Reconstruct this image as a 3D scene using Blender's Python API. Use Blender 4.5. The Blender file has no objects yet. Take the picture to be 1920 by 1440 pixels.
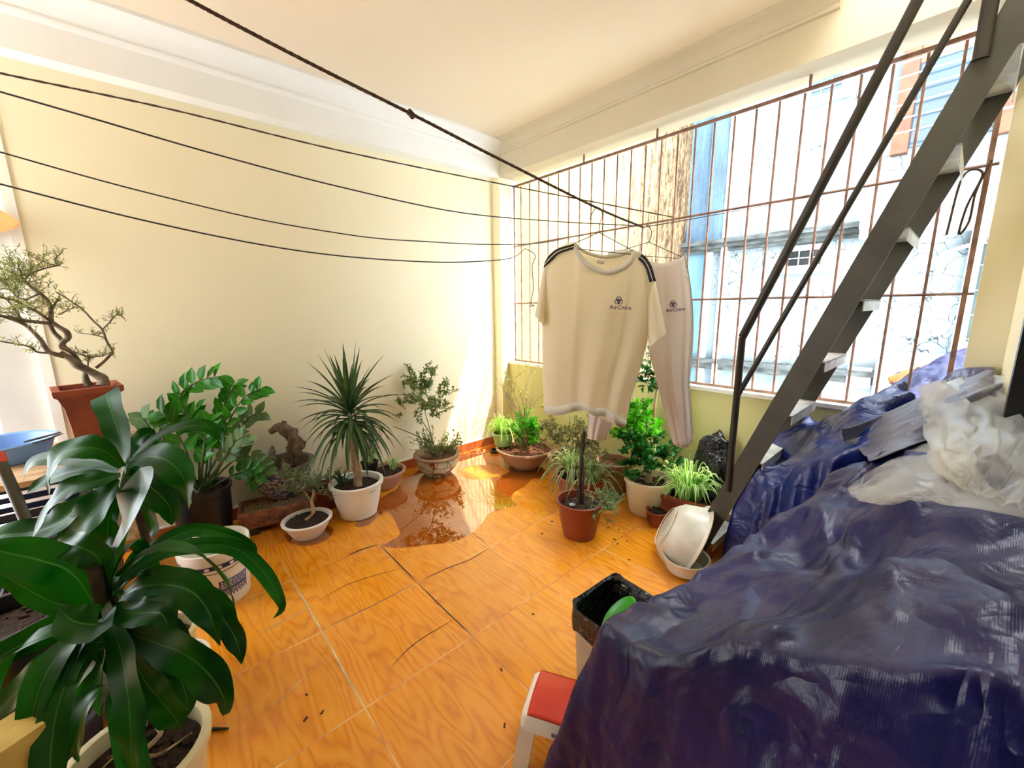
import bpy, bmesh, math, random
from mathutils import Vector, Matrix, noise
random.seed(7)
R = random.uniform
PI = math.pi
sc = bpy.context.scene
col = sc.collection

# ------------------------------------------------------------------ camera
CAM = Vector((3.2024, -2.746, 1.46)); YAW, PITCH, ROLL, FPX = 0.8387, -0.1865, -0.012, 765.93
cy, sy, cp, sp = math.cos(YAW), math.sin(YAW), math.cos(PITCH), math.sin(PITCH)
FWD = Vector((-sy*cp, cy*cp, sp)); _r = Vector((cy, sy, 0)); _u = _r.cross(FWD)
RT = math.cos(ROLL)*_r + math.sin(ROLL)*_u
UP = -math.sin(ROLL)*_r + math.cos(ROLL)*_u
cd = bpy.data.cameras.new('camera'); cam = bpy.data.objects.new('camera', cd); col.objects.link(cam)
cam.matrix_world = Matrix(((RT.x, UP.x, -FWD.x, CAM.x), (RT.y, UP.y, -FWD.y, CAM.y), (RT.z, UP.z, -FWD.z, CAM.z), (0, 0, 0, 1)))
cd.sensor_fit = 'HORIZONTAL'; cd.sensor_width = 36; cd.lens = FPX/1920*36; cd.clip_start = 0.02; cd.clip_end = 200
sc.camera = cam
# ------------------------------------------------------------------ sky, sun, exposure
w = bpy.data.worlds.new('sky'); sc.world = w; w.use_nodes = True
bg = w.node_tree.nodes['Background']; bg.inputs[0].default_value = (0.88, 0.955, 1.03, 1); bg.inputs[1].default_value = 2.6
sd = bpy.data.lights.new('sun', 'SUN'); sd.energy = 1.7; sd.angle = math.radians(1.2); sd.color = (1.0, 0.90, 0.68)
sun = bpy.data.objects.new('sun', sd); col.objects.link(sun)
sun.rotation_euler = Vector((1.0, 0.42, 1.15)).to_track_quat('Z', 'Y').to_euler(); sun.location = (8, 6, 9)
vs = sc.view_settings; vs.view_transform = 'Standard'; vs.look = 'None'; vs.gamma = 1; vs.use_curve_mapping = False
vs.exposure = 2.75

# ------------------------------------------------------------------ pixel helpers (turn a photo point into a world point)
def ray(px, py): return FWD + (px-960)/FPX*RT - (py-720)/FPX*UP
def P(px, py, d): return CAM + d*ray(px, py)
def on(px, py, ax, v):
    r = ray(px, py); return CAM + (v-CAM[ax])/r[ax]*r
def dep(p): return (Vector(p)-CAM).dot(FWD)

# ------------------------------------------------------------------ materials
def srgb(c):
    return tuple((x/12.92 if x <= .04045 else ((x+.055)/1.055)**2.4) for x in (v/255 for v in c)) + (1,)
MATS = {}
class NT:
    def __init__(s, name):
        s.m = bpy.data.materials.new(name); s.m.use_nodes = True; s.t = s.m.node_tree; s.t.nodes.clear()
        s.out = s.n('ShaderNodeOutputMaterial'); MATS[name] = s.m
    def n(s, t, **k):
        o = s.t.nodes.new(t)
        for a, b in k.items(): setattr(o, a, b)
        return o
    def l(s, a, b): s.t.links.new(a, b)
    def coord(s, kind='Object'): return s.n('ShaderNodeTexCoord').outputs[kind]
    def noise(s, scale, detail=3, vec=None, stretch=None, rough=.5, dist=0):
        v = vec or s.coord()
        if stretch:
            mp = s.n('ShaderNodeMapping'); mp.inputs['Scale'].default_value = stretch; s.l(v, mp.inputs[0]); v = mp.outputs[0]
        t = s.n('ShaderNodeTexNoise'); t.inputs['Scale'].default_value = scale; t.inputs['Detail'].default_value = detail
        t.inputs['Roughness'].default_value = rough; t.inputs['Distortion'].default_value = dist
        s.l(v, t.inputs['Vector']); return t.outputs['Fac']
    def ramp(s, fac, stops):
        r = s.n('ShaderNodeValToRGB'); e = r.color_ramp.elements
        while len(e) < len(stops): e.new(.5)
        for i, (p, c) in enumerate(stops): e[i].position = p; e[i].color = c if len(c) == 4 else srgb(c)
        s.l(fac, r.inputs[0]); return r.outputs[0]
    def math(s, op, a, b=None, c=None):
        m = s.n('ShaderNodeMath', operation=op)
        for i, v in enumerate((a, b, c)):
            if v is None: continue
            if isinstance(v, (int, float)): m.inputs[i].default_value = v
            else: s.l(v, m.inputs[i])
        return m.outputs[0]
    def mix(s, f, a, b):
        m = s.n('ShaderNodeMix', data_type='RGBA')
        if isinstance(f, (int, float)): m.inputs[0].default_value = f
        else: s.l(f, m.inputs[0])
        for i, v in ((6, a), (7, b)):
            if isinstance(v, tuple): m.inputs[i].default_value = v if len(v) == 4 else srgb(v)
            else: s.l(v, m.inputs[i])
        return m.outputs[2]
    def bsdf(s, color, rough=.5, spec=.5, bump=None, bs=.3, bd=.01, metal=0, coat=0, trans=0, alpha=None, ior=None):
        b = s.n('ShaderNodeBsdfPrincipled')
        if isinstance(color, tuple): b.inputs['Base Color'].default_value = color if len(color) == 4 else srgb(color)
        else: s.l(color, b.inputs['Base Color'])
        if isinstance(rough, (int, float)): b.inputs['Roughness'].default_value = rough
        else: s.l(rough, b.inputs['Roughness'])
        b.inputs['Specular IOR Level'].default_value = spec; b.inputs['Metallic'].default_value = metal
        b.inputs['Coat Weight'].default_value = coat; b.inputs['Transmission Weight'].default_value = trans
        if ior: b.inputs['IOR'].default_value = ior
        if bump is not None:
            bp = s.n('ShaderNodeBump'); bp.inputs['Strength'].default_value = bs; bp.inputs['Distance'].default_value = bd
            s.l(bump, bp.inputs['Height']); s.l(bp.outputs[0], b.inputs['Normal'])
        return b
    def fin(s, sh):
        s.l(sh.outputs[0] if hasattr(sh, 'outputs') else sh, s.out.inputs[0]); return s.m

def simple(name, c, rough=.5, c2=None, scale=8, bumpscale=None, bs=.2, bd=.004, metal=0, coat=0, spec=.5, stretch=None):
    t = NT(name)
    c2 = c2 or tuple(max(0, int(v*.88)) for v in c)
    f = t.noise(scale, 4, stretch=stretch)
    cc = t.ramp(f, [(.3, c2), (.65, c)])
    bump = t.noise(bumpscale, 4) if bumpscale else None
    return t.fin(t.bsdf(cc, rough, spec, bump, bs, bd, metal, coat))

def leafmat(name, c1, c2, trans=.35, rough=.35, edge=None, mid=None, midw=.035, edgew=.1, scale=9, tc=None):
    t = NT(name)
    uv = t.coord('UV'); sx = t.n('ShaderNodeSeparateXYZ'); t.l(uv, sx.inputs[0])
    a = t.math('ABSOLUTE', t.math('SUBTRACT', sx.outputs[0], .5))
    f = t.noise(scale, 3)
    cc = t.ramp(f, [(.35, c1), (.65, c2)])
    if edge: cc = t.mix(t.math('GREATER_THAN', a, .5-edgew), cc, edge)
    if mid: cc = t.mix(t.math('LESS_THAN', a, midw), cc, mid)
    b = t.bsdf(cc, rough, .22)
    tr = t.n('ShaderNodeBsdfTranslucent')
    if tc: tr.inputs[0].default_value = srgb(tc)
    else:
        hs = t.n('ShaderNodeHueSaturation'); hs.inputs['Value'].default_value = 1.5; hs.inputs['Saturation'].default_value = 1.1
        t.l(cc, hs.inputs['Color']); t.l(hs.outputs[0], tr.inputs[0])
    mx = t.n('ShaderNodeMixShader'); mx.inputs[0].default_value = trans
    t.l(b.outputs[0], mx.inputs[1]); t.l(tr.outputs[0], mx.inputs[2])
    return t.fin(mx)

simple('wall_paint', (248, 238, 204), .6, (244, 233, 198), 1.2, 30, .05, .002)
simple('wall_paint_green', (226, 218, 150), .6, (218, 208, 138), 2, 30, .06, .002)
simple('ceiling_paint', (240, 226, 204), .7, (237, 221, 197), .8)
simple('cornice_paint', (250, 252, 250), .6, (246, 247, 244), 2)
simple('beam_paint_shaded', (208, 196, 170), .6, (202, 189, 162), 2)  # backlit shade of the beam face put into its colour
simple('rear_dark', (70, 58, 48), .7)
simple('left_plaster', (222, 220, 210), .7, (196, 194, 184), 1.6)
simple('white_trim', (250, 248, 235), .5, (240, 236, 220), 3)
simple('skirting_tile', (196, 108, 58), .3, (170, 84, 40), 6)
simple('grille_paint', (150, 112, 92), .55, (96, 62, 48), 14)
simple('steel_paint', (84, 82, 72), .5, (68, 66, 58), 5, 60, .08, .001)
simple('rail_paint', (58, 54, 47), .42, (44, 38, 33), 7)
simple('tread_metal', (214, 212, 204), .4, (160, 158, 150), 10)
simple('rope_brown', (96, 72, 50), .85, (48, 34, 24), 90)
simple('cord_black', (28, 22, 26), .5)
simple('wire', (74, 66, 60), .4, metal=.5)
simple('plastic_cream', (236, 222, 180), .38, (222, 205, 160), 6)
simple('plastic_white', (246, 244, 236), .35, (236, 230, 216), 5)
simple('plastic_brown', (142, 58, 34), .38, (120, 44, 26), 5)
simple('plastic_green', (168, 208, 140), .35, (150, 196, 126), 6)
simple('plastic_blue', (128, 168, 222), .4, (112, 152, 210), 5)
simple('plastic_red', (222, 62, 36), .4, (204, 48, 28), 6)
simple('plastic_lime', (72, 176, 50), .3, (58, 160, 44), 8)
simple('plastic_black', (22, 24, 26), .35, (14, 15, 17), 5)
simple('plastic_navy', (34, 42, 70), .4)
simple('plastic_bin', (206, 188, 160), .45, (180, 160, 132), 5)
simple('terracotta', (158, 78, 48), .75, (118, 54, 34), 7, 60, .3, .002)
simple('terracotta_ornate', (172, 116, 88), .75, (110, 70, 52), 16, 45, .6, .004)
simple('pink_clay', (196, 146, 122), .55, (172, 120, 98), 6)
simple('stone_bowl', (176, 140, 108), .6, (140, 104, 76), 5, 40, .2, .002)
simple('soil', (70, 46, 32), .95, (34, 22, 16), 60, 90, 1.0, .02)
simple('leaf_litter', (150, 96, 62), .9, (66, 38, 26), 50, 80, 1.0, .02)
simple('gravel', (196, 170, 132), .9, (96, 74, 52), 80, 90, 1.0, .015)
simple('bark_grey', (132, 116, 96), .85, (84, 70, 56), 22, 60, .5, .004)
simple('bark_cane', (196, 166, 124), .8, (120, 84, 54), 30, 60, .5, .004, stretch=(1, 1, .35))
simple('bark_dark', (70, 56, 44), .85, (40, 30, 24), 22, 60, .4, .003)
simple('driftwood', (140, 118, 100), .85, (62, 48, 40), 26, 34, 1.0, .02, stretch=(1, 1, .4))
simple('rock_grey', (150, 144, 134), .9, (84, 78, 70), 22, 40, 1.0, .012)
simple('twig', (128, 110, 84), .85, (92, 76, 56), 20)
simple('stem_green', (86, 110, 52), .5, (60, 84, 36), 12)
simple('plank_wood', (206, 176, 138), .6, (160, 122, 84), 5, 30, .2, .002, stretch=(6, 1, 6))
simple('wood_cut', (226, 206, 170), .7, (176, 148, 110), 18)
simple('stump_bark', (170, 150, 120), .9, (120, 98, 74), 20, 30, .8, .01)
simple('bamboo', (214, 186, 146), .5, (170, 134, 96), 12)
simple('enamel', (222, 216, 200), .3, (176, 164, 142), 5)
simple('grey_cloth', (120, 120, 116), .9, (92, 92, 90), 9, 40, .5, .006)
simple('concrete_pipe', (150, 138, 124), .9, (110, 98, 84), 14)
simple('block_yellow', (214, 184, 92), .8, (180, 150, 70), 12, 30, .5, .005)
simple('orange_cloth', (214, 120, 56), .8, (180, 92, 40), 8)
simple('stripe_navy', (24, 24, 40), .8)
simple('stripe_white', (226, 222, 218), .8)
simple('thread_navy', (44, 48, 96), .7)
simple('collar_rib', (206, 200, 180), .9, (196, 188, 168), 80)
simple('hose_beige', (188, 172, 146), .6)
simple('frame_white', (168, 178, 184), .4)
simple('frame_brown', (108, 62, 34), .6, (84, 44, 22), 8)
simple('pane_blue', (34, 60, 76), .12, (24, 46, 60), 2)
simple('pane_dark', (26, 32, 34), .12, (16, 20, 22), 2)
simple('pane_grey', (66, 82, 84), .12, (50, 64, 66), 2)
simple('ac_white', (168, 174, 170), .5)
simple('ac_dark', (110, 116, 116), .6)
simple('brown_room', (142, 108, 84), .8, (120, 86, 64), 3)
simple('brass', (190, 150, 70), .35, metal=.8)
simple('litter_bit', (92, 52, 28), .9)

leafmat('leaf_corn', (6, 50, 10), (26, 92, 20), .2, .42, mid=(60, 112, 48), midw=.02, scale=5)
leafmat('leaf_zz', (34, 100, 28), (64, 150, 40), .22, .22, mid=(90, 160, 60), midw=.03)
leafmat('leaf_zz_grey', (84, 118, 74), (124, 152, 104), .3, .4)
leafmat('leaf_marg', (34, 58, 34), (72, 98, 54), .22, .4, mid=(104, 124, 78), midw=.07)
leafmat('leaf_spider', (128, 176, 62), (160, 206, 84), .5, .4, edge=(226, 236, 176), edgew=.17)
leafmat('leaf_spider_dark', (62, 92, 44), (96, 126, 62), .35, .45, edge=(206, 206, 156), edgew=.16)
leafmat('leaf_spider_mid', (92, 150, 48), (132, 190, 70), .45, .4, edge=(232, 238, 190), edgew=.2)
leafmat('leaf_fresh', (50, 140, 34), (110, 190, 60), .5, .35)
leafmat('leaf_deep', (28, 82, 34), (60, 120, 48), .3, .35)
leafmat('leaf_shrub', (86, 106, 54), (136, 150, 84), .35, .5)
leafmat('leaf_small', (104, 132, 60), (156, 176, 92), .4, .5)
leafmat('leaf_bonsai', (104, 122, 54), (150, 160, 80), .3, .5)
leafmat('leaf_bush', (82, 84, 46), (136, 132, 78), .3, .5)
leafmat('leaf_grey', (96, 128, 88), (150, 170, 124), .3, .5)
leafmat('leaf_yellow', (160, 176, 60), (206, 206, 96), .5, .5)

# fabric with light passing through
def fabric(name, c, c2, trans, tcol):
    t = NT(name); f = t.noise(6, 3); cc = t.ramp(f, [(.3, c2), (.7, c)])
    b = t.bsdf(cc, .85, .2, t.noise(420, 2), .15, .001)
    tr = t.n('ShaderNodeBsdfTranslucent'); tr.inputs[0].default_value = srgb(tcol)
    mx = t.n('ShaderNodeMixShader'); mx.inputs[0].default_value = trans
    t.l(b.outputs[0], mx.inputs[1]); t.l(tr.outputs[0], mx.inputs[2]); t.fin(mx)
fabric('shirt_cloth', (248, 242, 226), (244, 237, 218), .6, (250, 242, 220))
fabric('trouser_cloth', (248, 244, 238), (242, 236, 230), .6, (240, 230, 222))

# tarpaulin: woven plastic sheet, glossy
t = NT('tarp_blue')
wv = t.n('ShaderNodeTexWave'); wv.inputs['Scale'].default_value = 90; wv.inputs['Distortion'].default_value = 1.5; t.l(t.coord(), wv.inputs[0])
hn = t.noise(16, 5, dist=.8); h2 = t.noise(5, 4, dist=1.2)
hsum = t.math('ADD', t.math('MULTIPLY', wv.outputs['Fac'], .007), t.math('ADD', t.math('MULTIPLY', hn, .25), h2))
cr1 = t.math('ABSOLUTE', t.math('SUBTRACT', t.noise(3.2, 2, dist=.7, stretch=(1.6, .8, 1)), .5)); cr2 = t.math('ABSOLUTE', t.math('SUBTRACT', t.noise(9, 2, dist=.9), .5))
hsum = t.math('ADD', hsum, t.math('ADD', t.math('MULTIPLY', cr1, 4.2), t.math('MULTIPLY', cr2, .8)))
cc = t.ramp(t.noise(3, 4), [(.3, (2, 4, 60)), (.7, (5, 10, 88))])
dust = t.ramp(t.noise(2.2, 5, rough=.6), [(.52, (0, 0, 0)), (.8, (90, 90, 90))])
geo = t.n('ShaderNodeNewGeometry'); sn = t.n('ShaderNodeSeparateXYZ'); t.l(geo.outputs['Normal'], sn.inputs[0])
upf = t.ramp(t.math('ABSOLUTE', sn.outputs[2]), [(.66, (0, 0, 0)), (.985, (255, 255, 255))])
cc = t.mix(t.math('MULTIPLY', t.math('ADD', t.math('MULTIPLY', dust, 1.5), .10), upf), cc, (158, 154, 172))  # dusty blotches, paled on upward faces to paint in the top sheen
t.fin(t.bsdf(cc, .38, .5, hsum, .55, .022))
t = NT('tarp_bright'); hn = t.noise(14, 5, dist=1)
cc = t.ramp(t.noise(3, 4), [(.3, (10, 22, 84)), (.7, (20, 42, 120))])
t.fin(t.bsdf(cc, .32, .6, hn, .5, .03))
t = NT('tarp_grey'); hn = t.noise(10, 5, dist=1)
cc = t.ramp(t.noise(4, 4), [(.3, (84, 84, 104)), (.7, (118, 116, 130))])
t.fin(t.bsdf(cc, .42, .5, hn, .6, .03))
simple('tarp_orange', (240, 100, 30), .45, (226, 84, 24), 6)
# clear plastic film
t = NT('clear_plastic')
b = t.bsdf((248, 246, 240), .07, 1.0, t.noise(7, 3, dist=.5), .12, .01)
tp = t.n('ShaderNodeBsdfTransparent'); tp.inputs[0].default_value = (.98, .98, .96, 1)
tl = t.n('ShaderNodeBsdfTranslucent'); tl.inputs[0].default_value = srgb((250, 246, 232))
m1 = t.n('ShaderNodeMixShader'); m1.inputs[0].default_value = .45; t.l(b.outputs[0], m1.inputs[1]); t.l(tl.outputs[0], m1.inputs[2])
lw = t.n('ShaderNodeLayerWeight'); lw.inputs[0].default_value = .3
fac = t.math('MINIMUM', t.math('ADD', t.math('MULTIPLY', lw.outputs['Facing'], .75), .09), .9)
mx = t.n('ShaderNodeMixShader'); t.l(fac, mx.inputs[0]); t.l(tp.outputs[0], mx.inputs[1]); t.l(m1.outputs[0], mx.inputs[2]); t.fin(mx)
# black bin liner
t = NT('bin_liner'); t.fin(t.bsdf((14, 13, 15), .25, .6, t.noise(30, 4, dist=1), .8, .02))
# puddle
t = NT('puddle_water')
gl = t.n('ShaderNodeBsdfGlossy'); gl.inputs['Roughness'].default_value = .015; gl.inputs[0].default_value = (1, .95, .84, 1)
bp = t.n('ShaderNodeBump'); bp.inputs['Strength'].default_value = .03; bp.inputs['Distance'].default_value = .004
t.l(t.noise(7, 2), bp.inputs['Height']); t.l(bp.outputs[0], gl.inputs['Normal'])
tp = t.n('ShaderNodeBsdfTransparent'); tp.inputs[0].default_value = (1, .84, .5, 1)
fr = t.n('ShaderNodeFresnel'); fr.inputs[0].default_value = 1.5
mx = t.n('ShaderNodeMixShader'); t.l(t.math('MINIMUM', t.math('ADD', t.math('MULTIPLY', fr.outputs[0], 2.6), .05), 1), mx.inputs[0])
t.l(tp.outputs[0], mx.inputs[1]); t.l(gl.outputs[0], mx.inputs[2]); t.fin(mx)

# floor: half-metre wood-look ceramic tiles, pale grout
TX, TY, TD = 0.8927, -2.3136, 0.495
t = NT('floor_tiles'); v = t.coord(); sx = t.n('ShaderNodeSeparateXYZ'); t.l(v, sx.inputs[0])
fx = t.math('DIVIDE', t.math('SUBTRACT', sx.outputs[0], TX-20*TD), TD); fy = t.math('DIVIDE', t.math('SUBTRACT', sx.outputs[1], TY-20*TD), TD)
ix = t.math('FLOOR', fx); iy = t.math('FLOOR', fy)
def edge(f):
    a = t.math('FRACT', f); return t.math('MINIMUM', a, t.math('SUBTRACT', 1, a))
gr = t.math('LESS_THAN', t.math('MINIMUM', edge(fx), edge(fy)), .0055)
cb = t.n('ShaderNodeCombineXYZ')
t.l(t.math('ADD', sx.outputs[0], t.math('MULTIPLY', iy, 3.17)), cb.inputs[0])
t.l(t.math('ADD', sx.outputs[1], t.math('MULTIPLY', ix, 1.73)), cb.inputs[1])
t.l(t.math('ADD', t.math('MULTIPLY', ix, 7.7), t.math('MULTIPLY', iy, 3.3)), cb.inputs[2])
big = t.noise(1.3, 2, vec=cb.outputs[0], stretch=(.8, 4.2, 1))
rings = t.math('FRACT', t.math('MULTIPLY', big, 16))
rings = t.math('ABSOLUTE', t.math('SUBTRACT', rings, .5))
fine = t.noise(30, 4, vec=cb.outputs[0], stretch=(.35, 4, 1))
gf = t.math('ADD', t.math('MULTIPLY', rings, .9), t.math('MULTIPLY', fine, .55))
wood = t.ramp(gf, [(.15, (200, 108, 12)), (.45, (228, 142, 18)), (.85, (236, 160, 42))])
tilev = t.n('ShaderNodeTexWhiteNoise', noise_dimensions='3D')
c3 = t.n('ShaderNodeCombineXYZ'); t.l(ix, c3.inputs[0]); t.l(iy, c3.inputs[1]); t.l(c3.outputs[0], tilev.inputs[0])
hs = t.n('ShaderNodeHueSaturation'); t.l(t.math('ADD', .94, t.math('MULTIPLY', tilev.outputs['Value'], .12)), hs.inputs['Value']); t.l(wood, hs.inputs['Color'])
dustf = t.ramp(t.noise(1.7, 5, rough=.62), [(.44, (0, 0, 0)), (.72, (200, 200, 200))])
cdust = t.mix(t.math('MULTIPLY', dustf, .55), hs.outputs[0], (228, 160, 100))
groutc = t.ramp(t.noise(3.1, 2), [(.42, (236, 186, 130)), (.56, (196, 116, 60))])
cc = t.mix(gr, cdust, groutc)
ro = t.math('ADD', .22, t.math('MULTIPLY', dustf, .35))
t.fin(t.bsdf(cc, ro, .5, t.math('SUBTRACT', 1, gr), .25, .002))
# neighbouring facades
t = NT('facade_pale')
vor = t.n('ShaderNodeTexVoronoi', feature='DISTANCE_TO_EDGE'); vor.inputs['Scale'].default_value = 5
mp = t.n('ShaderNodeMapping'); t.l(t.coord(), mp.inputs[0])
nz = t.n('ShaderNodeTexNoise'); nz.inputs['Scale'].default_value = 4; t.l(t.coord(), nz.inputs[0])
vm = t.n('ShaderNodeVectorMath', operation='MULTIPLY_ADD'); vm.inputs[1].default_value = (.3, .3, .3); t.l(nz.outputs['Color'], vm.inputs[0]); t.l(mp.outputs[0], vm.inputs[2])
t.l(vm.outputs[0], vor.inputs[0])
crack = t.math('MULTIPLY', t.math('LESS_THAN', vor.outputs['Distance'], .012), t.math('GREATER_THAN', t.noise(1.1, 3), .54))
cc = t.ramp(t.noise(1.3, 6, rough=.65), [(.3, (96, 110, 120)), (.65, (134, 146, 154))])
cc = t.mix(t.math('MULTIPLY', crack, .9), cc, (44, 52, 54)); t.fin(t.bsdf(cc, .9, .2))
t = NT('facade_cracked')
vor = t.n('ShaderNodeTexVoronoi', feature='DISTANCE_TO_EDGE'); vor.inputs['Scale'].default_value = 7
nz = t.n('ShaderNodeTexNoise'); nz.inputs['Scale'].default_value = 5; t.l(t.coord(), nz.inputs[0])
vm = t.n('ShaderNodeVectorMath', operation='MULTIPLY_ADD'); vm.inputs[1].default_value = (.3, .3, .3); t.l(nz.outputs['Color'], vm.inputs[0]); t.l(t.coord(), vm.inputs[2]); t.l(vm.outputs[0], vor.inputs[0])
crack = t.math('LESS_THAN', vor.outputs['Distance'], .022)
cc = t.ramp(t.noise(2.2, 6, rough=.7, stretch=(3, 1, .5)), [(.3, (66, 80, 92)), (.65, (86, 112, 136))])
cc = t.mix(t.math('MULTIPLY', crack, .75), cc, (78, 84, 84)); t.fin(t.bsdf(cc, .9, .2))
simple('facade_blue', (94, 126, 144), .9, (76, 108, 128), 2.5, stretch=(2, 1, .4))
simple('facade_grey', (82, 88, 88), .9, (40, 44, 44), 6, stretch=(1, 1, 3))
t = NT('facade_yellow')
st = t.noise(4, 7, stretch=(1, 3, .35), rough=.75); blot = t.noise(14, 5, stretch=(1, 2.2, .8), rough=.7)
hz = t.n('ShaderNodeSeparateXYZ'); t.l(t.coord(), hz.inputs[0])
yf = t.math('MULTIPLY', t.math('SUBTRACT', hz.outputs[1], .6), .06)
k = t.math('ADD', t.math('MULTIPLY', st, blot), yf)
cc = t.ramp(k, [(.33, (150, 136, 94)), (.42, (100, 80, 58)), (.50, (60, 46, 34))])
t.fin(t.bsdf(cc, .9, .2))
# glazed pots
t = NT('blue_white_glaze'); n1 = t.noise(22, 3, dist=2.2)
cc = t.ramp(n1, [(.42, (34, 44, 92)), (.5, (92, 100, 134)), (.56, (188, 184, 180))]); t.fin(t.bsdf(cc, .3, .5))
simple('bowl_rim', (118, 104, 92), .5, (90, 78, 68), 8)
t = NT('painted_glaze')
vor = t.n('ShaderNodeTexVoronoi', feature='DISTANCE_TO_EDGE'); vor.inputs['Scale'].default_value = 9; t.l(t.coord(), vor.inputs[0])
cc = t.ramp(t.noise(10, 3), [(.3, (158, 168, 140)), (.7, (212, 196, 158))])
cc = t.mix(t.math('LESS_THAN', vor.outputs['Distance'], .03), cc, (112, 92, 64))
cc = t.mix(t.math('GREATER_THAN', t.noise(12, 1, dist=.6), .66), cc, (126, 56, 36)); t.fin(t.bsdf(cc, .35, .5))
t = NT('bucket_label'); br = t.n('ShaderNodeTexBrick'); br.inputs['Scale'].default_value = 60; t.l(t.coord('UV'), br.inputs[0])
br.inputs['Color1'].default_value = srgb((58, 62, 118)); br.inputs['Color2'].default_value = srgb((84, 88, 140)); br.inputs['Mortar'].default_value = srgb((46, 50, 104)); br.inputs['Mortar Size'].default_value = .03
t.fin(t.bsdf(br.outputs[0], .5))
simple('label_navy', (44, 46, 92), .45)

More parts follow.
